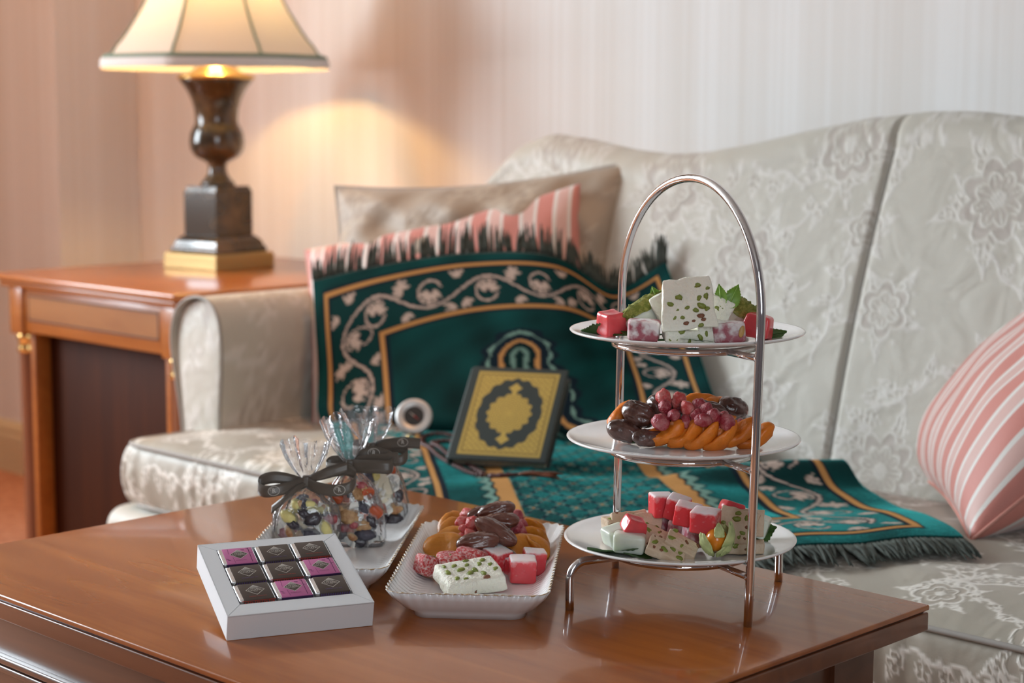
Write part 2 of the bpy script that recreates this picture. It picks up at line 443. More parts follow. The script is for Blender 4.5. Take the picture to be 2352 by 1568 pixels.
def velvet():
    m, nt, b = new_mat('velvet_rug_pile')
    at = node(nt, 'ShaderNodeAttribute', attribute_name='Col')
    link(nt, at.outputs['Color'], b.inputs['Base Color'])
    b.inputs['Roughness'].default_value = .85; b.inputs['Specular IOR Level'].default_value = .1
    out = nt.nodes['Material Output']
    g = node(nt, 'ShaderNodeAttribute', attribute_name='Nap')
    sh = node(nt, 'ShaderNodeBsdfSheen'); sh.inputs['Roughness'].default_value = .15; link(nt, g.outputs['Color'], sh.inputs['Color'])
    ad_ = node(nt, 'ShaderNodeAddShader'); link(nt, b.outputs[0], ad_.inputs[0]); link(nt, sh.outputs[0], ad_.inputs[1]); link(nt, ad_.outputs[0], out.inputs[0])
    tc = node(nt, 'ShaderNodeTexCoord'); n = node(nt, 'ShaderNodeTexNoise', Scale=700.0, Detail=2.0); link(nt, tc.outputs['Object'], n.inputs['Vector'])
    n2 = node(nt, 'ShaderNodeTexNoise', Scale=16.0, Detail=3.0); link(nt, tc.outputs['Object'], n2.inputs['Vector'])
    ad = node(nt, 'ShaderNodeMath', operation='MULTIPLY_ADD'); link(nt, n2.outputs[0], ad.inputs[0]); ad.inputs[1].default_value = 3.0; link(nt, n.outputs[0], ad.inputs[2])
    bp = node(nt, 'ShaderNodeBump', Strength=.5, Distance=.002); link(nt, ad.outputs[0], bp.inputs['Height']); link(nt, bp.outputs[0], b.inputs['Normal']); link(nt, bp.outputs[0], sh.inputs['Normal'])
    return m
M_velvet = velvet()

def striped():
    m, nt, b = new_mat('pink_striped_silk')
    at = node(nt, 'ShaderNodeAttribute', attribute_name='U')
    mu = node(nt, 'ShaderNodeMath', operation='MULTIPLY'); mu.inputs[1].default_value = 9.0; link(nt, at.outputs['Fac'], mu.inputs[0])
    fr = node(nt, 'ShaderNodeMath', operation='FRACT'); link(nt, mu.outputs[0], fr.inputs[0])
    cr = node(nt, 'ShaderNodeValToRGB'); cr.color_ramp.interpolation = 'CONSTANT'
    coral, wht, pale = (.54, .195, .155, 1), (.66, .63, .585, 1), (.60, .375, .33, 1)
    els = [(0, coral), (.27, wht), (.39, pale), (.70, wht), (.80, coral)]
    e = cr.color_ramp.elements
    e[0].position, e[0].color = els[0]; e[1].position, e[1].color = els[1]
    for p, c in els[2:]:
        x = e.new(p); x.color = c
    link(nt, fr.outputs[0], cr.inputs[0]); link(nt, cr.outputs[0], b.inputs['Base Color'])
    b.inputs['Roughness'].default_value = .55; b.inputs['Sheen Weight'].default_value = .3
    tc = node(nt, 'ShaderNodeTexCoord'); n = node(nt, 'ShaderNodeTexNoise', Scale=400.0); link(nt, tc.outputs['Object'], n.inputs['Vector'])
    bp = node(nt, 'ShaderNodeBump', Strength=.35, Distance=.001); link(nt, n.outputs[0], bp.inputs['Height']); link(nt, bp.outputs[0], b.inputs['Normal'])
    return m
M_stripe = striped()

def shade_mat():
    m, nt, b = new_mat('cream_silk_lampshade')
    out = nt.nodes['Material Output']
    tr = node(nt, 'ShaderNodeBsdfTranslucent'); tr.inputs[0].default_value = (.95, .92, .86, 1)
    b.inputs['Base Color'].default_value = (.60, .58, .54, 1); b.inputs['Roughness'].default_value = .8
    mx = node(nt, 'ShaderNodeMixShader'); mx.inputs[0].default_value = .14
    link(nt, b.outputs[0], mx.inputs[1]); link(nt, tr.outputs[0], mx.inputs[2]); link(nt, mx.outputs[0], out.inputs[0])
    return m
M_shade = shade_mat()
M_shadetrim = simple('grey_green_braid', (.17, .25, .19), .7)
M_shadehem = simple('ivory_hem_band', (.72, .70, .68), .8)
def emit(name, col, s):
    m, nt, b = new_mat(name); b.inputs['Emission Color'].default_value = rgba(col); b.inputs['Emission Strength'].default_value = s; return m
M_bulb = emit('glowing_bulb', (1, .72, .38), 12)

def cello():
    m, nt, b = new_mat('clear_cellophane')
    out = nt.nodes['Material Output']
    tr = node(nt, 'ShaderNodeBsdfTransparent'); tr.inputs[0].default_value = (.965, .965, .97, 1)
    gl = node(nt, 'ShaderNodeBsdfGlossy'); gl.inputs['Roughness'].default_value = .07
    fr = node(nt, 'ShaderNodeFresnel', IOR=1.5)
    tc = node(nt, 'ShaderNodeTexCoord'); n = node(nt, 'ShaderNodeTexNoise', Scale=55.0, Detail=2.0, Distortion=2.0); link(nt, tc.outputs['Object'], n.inputs['Vector'])
    bp = node(nt, 'ShaderNodeBump', Strength=.5, Distance=.004); link(nt, n.outputs[0], bp.inputs['Height'])
    link(nt, bp.outputs[0], gl.inputs['Normal']); link(nt, bp.outputs[0], fr.inputs['Normal'])
    ma = node(nt, 'ShaderNodeMath', operation='MULTIPLY_ADD'); link(nt, fr.outputs[0], ma.inputs[0]); ma.inputs[1].default_value = 1.1; ma.inputs[2].default_value = .035
    mx = node(nt, 'ShaderNodeMixShader'); link(nt, ma.outputs[0], mx.inputs[0]); link(nt, tr.outputs[0], mx.inputs[1]); link(nt, gl.outputs[0], mx.inputs[2])
    df = node(nt, 'ShaderNodeBsdfDiffuse'); df.inputs[0].default_value = (.85, .85, .87, 1)
    m2 = node(nt, 'ShaderNodeMixShader'); m2.inputs[0].default_value = .085
    link(nt, mx.outputs[0], m2.inputs[1]); link(nt, df.outputs[0], m2.inputs[2]); link(nt, m2.outputs[0], out.inputs[0])
    return m
M_cello = cello()

R_RED = (.006, .0015, .001)
M_lokum_red = two_tone('rose_jelly_sugar_top', (.70, .070, .085), (.86, .74, .74), 150, .57, 1.02, .22, sss=.8, sssr=(.010, .003, .002), bump=.25, dist=.0006, up=.62, rough2=.8)
M_lokum_wet = simple('wet_red_jelly', (.70, .085, .095), .22, sss=.6, sssr=R_RED, noise_amt=.12, bump=.35, bump_scale=220, dist=.0008)
M_lokum_dust = two_tone('plum_jelly_sugar_dust', (.36, .07, .10), (.74, .62, .62), 120, .40, .66, .45, sss=.3, sssr=R_RED, bump=.4, up=.10, rough2=.9)
M_lokum_pdr = two_tone('powdered_plum_jelly', (.36, .085, .11), (.76, .70, .69), 95, .42, .60, .5, sss=.25, sssr=R_RED, bump=.5, up=.08, rough2=.95)
M_lokum_coco = two_tone('coconut_dusted_red_jelly', (.52, .03, .03), (.76, .55, .53), 420, .42, .68, .55, sss=.4, sssr=R_RED, bump=.9, dist=.0014, rough2=.95)
M_lokum_white = simple('pale_translucent_jelly', (.64, .67, .58), .25, sss=.8, sssr=(.008, .008, .006), noise_amt=.06, noise_scale=80, bump=.12, bump_scale=120)
M_lokum_grey = two_tone('greyish_nut_jelly', (.56, .53, .46), (.38, .24, .15), 70, .60, .72, .4, sss=.6, sssr=(.006, .005, .004), bump=.2)
M_nougat = simple('cream_nougat', (.88, .85, .725), .7, sss=.12, noise_amt=.04, bump=1.0, bump_scale=380, dist=.0016)
M_halva = two_tone('beige_halva', (.60, .44, .30), (.67, .53, .39), 90, .4, .65, .8, bump=1.0, dist=.0012)
M_pist = two_tone('green_pistachio', (.20, .24, .035), (.10, .07, .03), 130, .5, .72, .45, bump=.3)
M_pistdust = two_tone('pistachio_crumb_coat', (.20, .23, .03), (.38, .36, .08), 260, .4, .62, .7, bump=1, dist=.002)
M_nutbrown = simple('brown_nut_chip', (.22, .085, .04), .5, noise_amt=.3)
M_almond = simple('almond_sliver', (.52, .30, .10), .4, noise_amt=.2)
M_date = two_tone('wrinkled_date_skin', (.060, .022, .014), (.135, .060, .045), 55, .42, .66, .26, sss=.1, sssr=(.003, .001, .0005), coat=.5, bump=.8, dist=.0018)
M_date_red = two_tone('reddish_date_skin', (.105, .028, .014), (.165, .060, .040), 45, .42, .66, .27, sss=.1, sssr=(.003, .001, .0005), coat=.4, bump=.7, dist=.0016)
M_cherry = two_tone('sugared_dried_cherry', (.33, .028, .045), (.52, .19, .19), 140, .45, .72, .36, sss=.4, sssr=R_RED, bump=1.0, dist=.0016)
M_cherry_lt = two_tone('candied_red_cherry', (.56, .075, .070), (.68, .30, .27), 120, .45, .72, .34, sss=.5, sssr=R_RED, bump=1.0, dist=.0016)
M_apricot = simple('dried_apricot', (.70, .195, .016), .40, sss=.35, sssr=(.005, .002, .0006), noise_amt=.2, noise_scale=55, bump=.9, bump_scale=150, dist=.0014)
M_apricot_br = simple('amber_dried_apricot', (.55, .20, .018), .36, sss=.35, sssr=(.005, .002, .0006), noise_amt=.2, noise_scale=45, bump=.9, bump_scale=130, dist=.0014)
M_leaf = two_tone('dark_green_leaf', (.030, .075, .014), (.055, .12, .024), 50, .4, .6, .35)
M_leaf_lt = simple('bright_green_leaf', (.20, .36, .055), .4, sss=.2, noise_amt=.2, noise_scale=60)
M_husk = simple('pale_green_husk', (.50, .56, .25), .55, noise_amt=.25, noise_scale=90, bump=.6, bump_scale=160, dist=.0012)
M_physalis = simple('orange_physalis_berry', (.76, .25, .02), .22, sss=.3, coat=.4)
M_raisin = two_tone('black_raisin', (.012, .009, .012), (.045, .035, .045), 90, .4, .6, .28, bump=.8, dist=.0016, coat=.3)
M_raisin_blue = two_tone('dull_blue_grey_raisin', (.035, .035, .05), (.09, .085, .11), 90, .4, .6, .5, bump=.8, dist=.0016)
M_cashew = simple('cream_cashew', (.66, .54, .33), .5, noise_amt=.1)
M_peanut = two_tone('roasted_peanut', (.56, .36, .18), (.36, .15, .06), 60, .5, .65, .5, bump=.3)
M_pineapple = simple('pale_yellow_candied_pineapple', (.66, .58, .24), .4, sss=.4, bump=.3, bump_scale=140, noise_amt=.1)
M_coco = simple('white_coconut_flake', (.76, .74, .68), .6)
M_walnut = two_tone('walnut_half', (.40, .21, .09), (.55, .34, .17), 120, .4, .6, .55, bump=.9, dist=.0018)
M_papaya = simple('red_candied_papaya', (.50, .10, .035), .35, sss=.4)
M_banana = simple('pale_banana_chip', (.66, .60, .46), .6, noise_amt=.08)

# ------------------------------------------------------------------ room
YW = 2.58
struct('floor', mk_mesh('floor', *box(-4.6, 1.6, -2.4, 2.8, -.05, 0), M_carpet, False))
struct('wall_back', mk_mesh('wall_back', *box(-4.6, 1.6, YW, YW+.1, 0, 2.7), M_wallpaper, False))
struct('wall_left', mk_mesh('wall_left', *join(box(-4.6, -3.865, 2.345, YW, 0, 2.7), box(-5.2, -4.6, -2.4, -.8, 0, 2.7), box(-5.2, -4.6, 1.2, 2.345, 0, 2.7), box(-5.2, -4.6, -.8, 1.2, 0, .7), box(-5.2, -4.6, -.8, 1.2, 2.6, 2.7), box(-4.6, -4.2, 1.2, 1.34, 0, 2.7)), M_wallpaper, False))  # deep window reveal and out-of-view pier added to keep daylight off the lamp corner
struct('wall_right', mk_mesh('wall_right', *join(box(1.6, 1.7, -2.4, -2.0, 0, 2.7), box(1.6, 1.7, -.4, YW+.1, 0, 2.7), box(1.6, 1.7, -2.0, -.4, 0, .55), box(1.6, 1.7, -2.0, -.4, 2.55, 2.7)), M_panel, False))
struct('ceiling', mk_mesh('ceiling', *box(-4.7, 1.7, -2.5, 2.8, 2.7, 2.8), M_white_plaster, False))
struct('wall_front', mk_mesh('wall_front', *box(-4.6, 1.6, -2.5, -2.4, 0, 2.7), M_panel, False))
struct('window_1', mk_mesh('window_frame', *join(box(-5.18, -5.12, -.8, -.74, .7, 2.6), box(-5.18, -5.12, 1.14, 1.2, .7, 2.6), box(-5.18, -5.12, .17, .23, .7, 2.6), box(-5.18, -5.12, -.8, 1.2, .7, .76), box(-5.18, -5.12, -.8, 1.2, 2.54, 2.6)), M_white_plaster, False))
struct('window_2', mk_mesh('window_frame', *join(box(1.62, 1.65, -2.0, -1.95, .55, 2.55), box(1.62, 1.65, -.45, -.4, .55, 2.55), box(1.62, 1.65, -1.23, -1.17, .55, 2.55), box(1.62, 1.65, -2.0, -.4, .55, .60), box(1.62, 1.65, -2.0, -.4, 2.50, 2.55)), M_white_plaster, False))
def skirting(name, x0, x1, y):
    prof = [(0, 0), (-.018, 0), (-.018, .095), (-.014, .104), (-.016, .112), (-.010, .124), (-.004, .132), (0, .132)]
    V = [(x, y+a, z) for x in (x0, x1) for a, z in prof]; n = len(prof)
    F = [[i, i+1, n+i+1, n+i] for i in range(n-1)]+[list(range(n)), [n+i for i in range(n)][::-1]]
    struct(name, mk_mesh(name, V, F, M_skirting, False))
skirting('baseboard_left', -4.6, -3.865, 2.345)
skirting('baseboard_back', -3.865, 1.6, YW)

# ------------------------------------------------------------------ coffee table
TX0, TX1, TY0, TY1, TZ = -1.715, -.870, .849, 1.4575, .46
t = thing('coffee_table', 'glossy brown mahogany coffee table in front of the sofa, laid with plates of sweets', 'table', ((TX0+TX1)/2, (TY0+TY1)/2, 0))
tx, ty = t.location.x, t.location.y
hx, hy = (TX1-TX0)/2, (TY1-TY0)/2
obj('tabletop', mk_mesh('tabletop', *bbox(-hx, hx, -hy, hy, TZ-.0055, TZ, .002, 3), M_wood), t)
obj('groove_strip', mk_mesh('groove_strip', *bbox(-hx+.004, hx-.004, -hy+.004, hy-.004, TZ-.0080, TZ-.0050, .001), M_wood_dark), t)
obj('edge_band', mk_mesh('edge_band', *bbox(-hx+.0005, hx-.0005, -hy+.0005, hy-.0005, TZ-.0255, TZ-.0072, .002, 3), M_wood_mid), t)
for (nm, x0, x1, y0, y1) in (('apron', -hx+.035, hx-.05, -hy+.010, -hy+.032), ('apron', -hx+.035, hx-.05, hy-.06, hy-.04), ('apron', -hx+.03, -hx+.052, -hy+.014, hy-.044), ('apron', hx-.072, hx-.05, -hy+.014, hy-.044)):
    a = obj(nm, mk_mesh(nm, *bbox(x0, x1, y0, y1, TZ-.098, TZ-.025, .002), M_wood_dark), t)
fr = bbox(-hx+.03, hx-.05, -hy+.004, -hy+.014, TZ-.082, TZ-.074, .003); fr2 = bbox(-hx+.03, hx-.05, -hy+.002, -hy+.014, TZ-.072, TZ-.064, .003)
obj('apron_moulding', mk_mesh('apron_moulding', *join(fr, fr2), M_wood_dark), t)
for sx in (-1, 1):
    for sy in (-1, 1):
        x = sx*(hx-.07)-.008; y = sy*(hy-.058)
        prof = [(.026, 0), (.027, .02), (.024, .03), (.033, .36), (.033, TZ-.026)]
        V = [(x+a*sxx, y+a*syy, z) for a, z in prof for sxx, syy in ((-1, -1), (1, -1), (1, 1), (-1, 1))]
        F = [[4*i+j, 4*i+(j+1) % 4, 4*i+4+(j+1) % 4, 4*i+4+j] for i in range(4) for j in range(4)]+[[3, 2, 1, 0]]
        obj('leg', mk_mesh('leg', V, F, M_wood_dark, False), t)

# ------------------------------------------------------------------ side table
SX0, SX1, SY0, SY1, SZ = -3.276, -2.633, 1.823, 2.50, .605
t = thing('side_table', 'polished cherry wood side table with dark line inlay, carrying the lamp', 'table', ((SX0+SX1)/2, (SY0+SY1)/2, 0))
cx, cy = t.location.x, t.location.y; hx, hy = (SX1-SX0)/2, (SY1-SY0)/2
obj('tabletop', mk_mesh('side_top', *bbox(-hx, hx, -hy, hy, SZ-.013, SZ, .004, 3), M_side), t)
obj('top_moulding', mk_mesh('side_moulding', *bbox(-hx+.012, hx-.012, -hy+.012, hy-.012, SZ-.028, SZ-.012, .006, 3), M_side), t)
AX, AY = hx-.03, hy-.03
z0, z1 = SZ-.118, SZ-.027
for (x0, x1, y0, y1) in ((-AX, AX, AY-.02, AY), (-AX, -AX+.02, -AY+.03, AY-.02), (AX-.02, AX, -AY+.03, AY-.02)):
    obj('apron', mk_mesh('apron', *bbox(x0, x1, y0, y1, z0, z1, .002), M_side), t)
fr = obj('drawer_front', mk_mesh('drawer_front', *bbox(-AX+.05, AX-.05, -AY, -AY+.02, z0, z1, .002), M_side), t)
lx0, lx1, lz0, lz1 = -AX+.062, AX-.062, z0+.024, z1-.014
w = .0035
obj('inlay_line', mk_mesh('inlay_line', *join(box(lx0, lx1, -AY-.0006, -AY+.002, lz0, lz0+w), box(lx0, lx1, -AY-.0006, -AY+.002, lz1-w, lz1),
    box(lx0, lx0+w, -AY-.0006, -AY+.002, lz0, lz1), box(lx1-w, lx1, -AY-.0006, -AY+.002, lz0, lz1)), M_inlay, False), fr)
obj('inlay_panel', mk_mesh('inlay_panel', *box(lx0+w, lx1-w, -AY-.0004, -AY+.002, lz0+w, lz1-w), M_side_lite, False), fr)
for sx in (-1, 1):
    obj('corner_block', mk_mesh('corner_block', *bbox(sx*(AX-.024)-.024, sx*(AX-.024)+.024, -AY-.006, -AY+.044, z0-.006, z1, .003), M_side), t)
for sx in (-1, 1):
    for sy in (-1, 1):
        x, y = sx*(AX-.024), sy*(AY-.022)
        lg = obj('leg', mk_mesh('leg', *lathe([(.0, 0), (.020, 0), (.021, .03), (.017, .05), (.019, z0-.05), (.019, z0)], 20), M_side_leg), t, (x, y, 0))
        obj('brass_capital', mk_mesh('brass_capital', *lathe([(.0195, z0-.045), (.024, z0-.042), (.021, z0-.034), (.021, z0-.02), (.025, z0-.013), (.022, z0-.006), (.020, z0)], 20), M_brass), lg)
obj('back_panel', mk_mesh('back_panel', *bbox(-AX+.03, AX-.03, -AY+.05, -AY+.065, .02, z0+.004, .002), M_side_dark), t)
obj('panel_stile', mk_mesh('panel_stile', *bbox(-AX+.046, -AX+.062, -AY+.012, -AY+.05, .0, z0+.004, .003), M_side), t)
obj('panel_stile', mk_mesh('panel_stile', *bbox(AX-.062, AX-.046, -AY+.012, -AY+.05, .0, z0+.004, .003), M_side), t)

# ------------------------------------------------------------------ table lamp
t = thing('table_lamp', 'lit table lamp with dark marble urn base and cream bell shade', 'lamp', (LAMP[0], LAMP[1], SZ), (0, 0, math.radians(6)))
Z = lambda z: z-SZ
def square_prof(prof, name, m):
    V = [(a*sx, a*sy, Z(z)) for a, z in prof for sx, sy in ((-1, -1), (1, -1), (1, 1), (-1, 1))]
    n = len(prof)
    F = [[4*i+j, 4*i+(j+1) % 4, 4*i+4+(j+1) % 4, 4*i+4+j] for i in range(n-1) for j in range(4)]+[[3, 2, 1, 0], [4*n-4, 4*n-3, 4*n-2, 4*n-1]]
    o = obj(name, mk_mesh(name, V, F, m, False), t)
    bv = o.modifiers.new('bevel', 'BEVEL'); bv.width = .002; bv.segments = 2
    return o
square_prof([(.082, .605), (.082, .632), (.079, .638)], 'brass_base', simple('aged_brass', (.42, .28, .12), .42, .8))
square_prof([(.071, .638), (.071, .648), (.067, .652), (.064, .662), (.056, .670), (.052, .673)], 'plinth', M_darkmarble)
square_prof([(.0505, .673), (.0505, .768), (.047, .770), (.047, .776)], 'pedestal', M_darkmarble)
px = .0009
obj('urn', mk_mesh('urn', *lathe([(.0, Z(.776)), (.036, Z(.776)), (.036, Z(.783)), (.030, Z(.788)), (.022, Z(.800)), (.019, Z(.812)), (.020, Z(.823)), (.030, Z(.829)), (.047, Z(.838)), (.0555, Z(.852)), (.0575, Z(.868)), (.0555, Z(.885)), (.050, Z(.897)), (.0455, Z(.905)), (.0445, Z(.915)), (.0465, Z(.935)), (.052, Z(.955)), (.060, Z(.972)), (.069, Z(.985)), (.076, Z(.994)), (.076, Z(.998)), (0, Z(.998))], 64), M_darkmarble), t)
obj('brass_cap', mk_mesh('brass_cap', *lathe([(.0, Z(.997)), (.079, Z(.997)), (.081, Z(1.001)), (.079, Z(1.005)), (.066, Z(1.008)), (.055, Z(1.010)), (.045, Z(1.018)), (.030, Z(1.026)), (.012, Z(1.030)), (.010, Z(1.09)), (0, Z(1.09))], 64), M_brass), t)
obj('bulb', mk_mesh('bulb', *lathe([(.001, Z(1.185)), (.012, Z(1.183)), (.022, Z(1.17)), (.024, Z(1.155)), (.018, Z(1.135)), (.011, Z(1.12)), (.011, Z(1.09))], 24), M_bulb), t)
bl = t.children[-1]; bl.visible_shadow = True
prof = [(.243, 1.020), (.2425, 1.030), (.236, 1.037), (.222, 1.048), (.214, 1.061), (.201, 1.075), (.185, 1.097), (.172, 1.117), (.160, 1.135), (.148, 1.157), (.134, 1.19), (.121, 1.23), (.110, 1.27), (.103, 1.31)]
RIB0 = math.radians(-36.1-6-22)
NS = 96
def shade_r(r, a, k=.55):
    d = ((a-RIB0) % (PI/4))-PI/8
    return r*(1-k*(1-math.cos(PI/8)/math.cos(d)) - .0) if False else r*(1-k*(1-math.cos(PI/8)/max(math.cos(d), .1)*1.0)*1.0)*1.0
def shade_sheet(pr, off=0):
    V, F = [], []
    for r, z in pr:
        for s in range(NS):
            a = 2*PI*s/NS+RIB0; rr = shade_r(r, a)+off
            V.append((rr*math.cos(a), rr*math.sin(a), Z(z)))
    for i in range(len(pr)-1):
        for s in range(NS):
            F.append([i*NS+s, i*NS+(s+1) % NS, (i+1)*NS+(s+1) % NS, (i+1)*NS+s])
    return np.array(V), F
sh = obj('lamp_shade', mk_mesh('lamp_shade', *shade_sheet(prof[1:]), M_shade), t)
obj('shade_hem', mk_mesh('shade_hem', *shade_sheet([(.2432, 1.018), (.2448, 1.024), (.2435, 1.036)], .001), M_shadehem), sh)
obj('shade_braid', mk_mesh('shade_braid', *tube([(shade_r(.2365, a)*math.cos(a), shade_r(.2365, a)*math.sin(a), Z(1.040)) for a in [2*PI*s/NS+RIB0 for s in range(NS)]], .0045, 8, True), M_shadetrim), sh)
for k in range(8):
    a = RIB0+k*PI/4
    obj('shade_rib', mk_mesh('shade_rib', *tube([(shade_r(r, a)*math.cos(a)*1.004, shade_r(r, a)*math.sin(a)*1.004, Z(z)) for r, z in prof[2:]], .0028, 6), M_shadetrim), sh)

# ------------------------------------------------------------------ brocade pattern
BC = Canvas(.58, .58, 1100)
def paint_brocade():
    r = random.Random(5)
    def vine(x, y, a, n, st, curl):
        pts = [(x, y)]
        for i in range(n):
            a += curl*math.sin(i*.9+x*20)+r.uniform(-.15, .15); x += st*math.cos(a); y += st*math.sin(a); pts.append((x, y))
        return pts
    for k in range(16):
        p = vine(r.uniform(0, .58), r.uniform(0, .58), r.uniform(0, 6.28), 26, .009, .35)
        BC.line(p, .0045, 1)
        for i in range(3, len(p), 4):
            BC.leaf(p[i][0], p[i][1], r.uniform(.025, .05), r.uniform(0, 6.28), r.uniform(.007, .013), 1, -.5, .003)
        for i in range(2, len(p), 5): BC.disc(p[i][0]+r.uniform(-.012, .012), p[i][1]+r.uniform(-.012, .012), .0045, .9)
    fl = [(.10, .12, .062, 7), (.36, .07, .045, 6), (.50, .23, .066, 8), (.24, .30, .058, 7), (.05, .38, .042, 5), (.40, .43, .060, 9), (.17, .50, .046, 6), (.53, .53, .040, 5), (.30, .18, .034, 5)]
    for x, y, R, n in fl:
        for q in range(5):
            BC.leaf(x, y, R*1.6, q*1.257+x*9, R*.26, 1, -.5, .0035)
        BC.flower(x, y, R, n, x*7, 1, -.5, .005)
        for q in range(n*2):
            BC.disc(x+R*1.12*math.cos(q*PI/n), y+R*1.12*math.sin(q*PI/n), .0032, .8)
paint_brocade()
for _ in range(2):
    BC.a = (BC.a*2+np.roll(BC.a, 1, 0)+np.roll(BC.a, -1, 0)+np.roll(BC.a, 1, 1)+np.roll(BC.a, -1, 1))/6

# ------------------------------------------------------------------ sofa
sofa = thing('sofa', 'cream floral brocade sofa with camel back standing along the back wall', 'sofa', (-1.40, 1.9, 0))
SO = np.array([-1.40, 1.9, 0.])
XC = -1.40
camel = np.array([(-2.35, .60), (-2.30, .66), (-2.275, .745), (-2.25, .81), (-2.20, .868), (-2.14, .889), (-2.05, .880), (-1.95, .864), (-1.87, .858), (-1.79, .862), (-1.70, .877), (-1.60, .898), (-1.50, .917), (-1.40, .927), (-1.36, .928)])
cxs = np.concatenate([camel[:, 0], 2*(-1.36)-camel[::-1][1:, 0]]); czs = np.concatenate([camel[:, 1], camel[::-1][1:, 1]])
def back_front_y(x, z):
    return 2.10+.33*(z-.42) - .014*np.sin(np.clip((z-.40)/.5, 0, 1)*PI) + .008*np.exp(-((x+1.43)/.005)**2)
def build_back():
    nx = 600; xs = np.linspace(-2.345, -.375, nx)
    # smooth the top outline
    k = np.ones(9)/9
    zt = np.interp(xs, cxs, czs); zt = np.convolve(np.pad(zt, 4, mode='edge'), k, 'valid')
    nf, nr = 175, 14
    rows = []; pat = []
    for i in range(nf):
        f = i/(nf-1); z = .30+(zt-.045-.30)*f
        rows.append(np.stack([xs, back_front_y(xs, z), z], -1)); pat.append(BC.sample(xs, z))
    z = zt-.045; yb = back_front_y(xs, z)
    for i in range(1, nr+1):
        a = PI*.93*i/nr
        rows.append(np.stack([xs, yb+.052*(1-np.cos(a)), z+.045*np.sin(a)+.004*np.sin(a)], -1)); pat.append(BC.sample(xs, z+.10*i/nr))
    rows.append(np.stack([xs, np.full(nx, 2.33), np.full(nx, .12)], -1)); pat.append(np.zeros(nx))
    V = np.array(rows).reshape(-1, 3); nv = len(rows)
    F = grid_faces(nv, nx)[:, ::-1]
    return V-SO, F, np.array(pat).ravel()
V, F, P = build_back()
bk = obj('backrest', mk_mesh('backrest', V, F, M_brocade, attrs={'Pat': P}), sofa)
for xs_ in (-1.43,):
    zt = float(np.interp(xs_, cxs, czs))
    obj('seam', mk_mesh('seam', *tube([(xs_-SO[0], float(back_front_y(xs_+.03, z))-SO[1]+.006, z) for z in np.linspace(.40, zt-.05, 16)], .0012, 6), M_piping), bk)
# arms: front outline (x to the outside, z up), swept along y
arm_out = [(-.100, .10), (-.102, .30), (-.114, .42), (-.137, .53), (-.128, .585), (-.100, .612), (-.062, .622), (-.028, .616), (-.006, .595), (.003, .56), (.003, .506), (-.004, .42), (-.006, .30), (-.006, .10)]
def arm(mirror):
    o2 = catmull([(a, z, 0) for a, z in arm_out], 60)[:, :2]
    cxm = o2[:, 0].mean(); czm = .5
    ys = [(1.742, .965), (1.733, .975), (1.730, .982), (1.7325, .993), (1.74, 1.0)]+[(y, 1.0) for y in np.linspace(1.76, 2.29, 60)]
    rows, pat = [], []
    peri = np.concatenate([[0], np.cumsum(np.hypot(np.diff(o2[:, 0]), np.diff(o2[:, 1])))])
    for y, s in ys:
        x = -2.375+(cxm+(o2[:, 0]-cxm)*s); z = np.where(o2[:, 1] > .15, czm+(o2[:, 1]-czm)*(1-(1-s)*.5), o2[:, 1])
        if mirror: x = 2*(-1.36)-x
        rows.append(np.stack([x, np.full(60, y), z], -1)); pat.append(BC.sample(peri+.13, np.full(60, y*1.0)))
    V = np.array(rows).reshape(-1, 3); F = grid_faces(len(ys), 60)
    if not mirror: F = F[:, ::-1]
    m = obj('armrest', mk_mesh('armrest', V-SO, F, M_brocade, attrs={'Pat': np.array(pat).ravel()}), sofa)
    # front panel, a triangulated fan grid
    rows, pat = [], []
    for f in np.linspace(1, 0, 40):
        x = -2.375+(cxm+(o2[:, 0]-cxm)*.965*f); z = .14+(o2[:, 1]-.14)*(1-(1-f)*1.0)*.985
        if mirror: x = 2*(-1.36)-x
        rows.append(np.stack([x, np.full(60, 1.742-.010*(1-f**4)), z], -1)); pat.append(BC.sample(x+.2, z+.07))
    V = np.array(rows).reshape(-1, 3); F = grid_faces(40, 60)
    if mirror: F = F[:, ::-1]
    p = obj('arm_panel', mk_mesh('arm_panel', V-SO, F, M_brocade, attrs={'Pat': np.array(pat).ravel()}), m)
    pts = []
    for i in range(3, 57):
        x = -2.375+o2[i, 0]; x = 2*(-1.36)-x if mirror else x
        pts.append((x-SO[0], 1.733-SO[1], o2[i, 1]))
    obj('arm_piping', mk_mesh('arm_piping', *tube(pts, .0028, 6), M_piping), m)
arm(False); arm(True)
# seat cushion with crown
def cushion(x0, x1, y0, y1, z0, z1, r, crown, n):
    V, F = rbox((x1-x0)/2, (y1-y0)/2, (z1-z0)/2, r, n, 8)
    hx, hy, hz = (x1-x0)/2, (y1-y0)/2, (z1-z0)/2
    u, v, w = V[:, 0]/hx, V[:, 1]/hy, V[:, 2]/hz
    cz = crown*(1-np.abs(u)**6)*(1-np.abs(v)**4)
    px_, py_ = V[:, 0]+(x0+x1)/2, V[:, 1]+(y0+y1)/2
    wob = .0035*np.sin(px_*19+1)*np.sin(py_*23)+.002*np.sin(px_*41)*np.sin(py_*37+1)
    V[:, 2] += np.where(w > 0, (cz+wob*(1-np.abs(v)**6))*np.clip(w, 0, 1), 0)
    fb = (1-w*w)*.012
    V[:, 1] += np.where(v < -.7, -fb*smoothstep(.7, 1, -v), 0)
    # gathered folds under the piping
    V[:, 1] += np.where(v < -.9, 0.0009*np.sin(px_*150+3*np.sin(px_*31))*(1-w*w), 0)
    V[:, 0] += np.where(u < -.9, -fb*smoothstep(.9, 1, -u), np.where(u > .9, fb*smoothstep(.9, 1, u), 0))
    V += np.array([(x0+x1)/2, (y0+y1)/2, (z0+z1)/2])
    return V, F
CX0, CX1 = -2.450, -.270
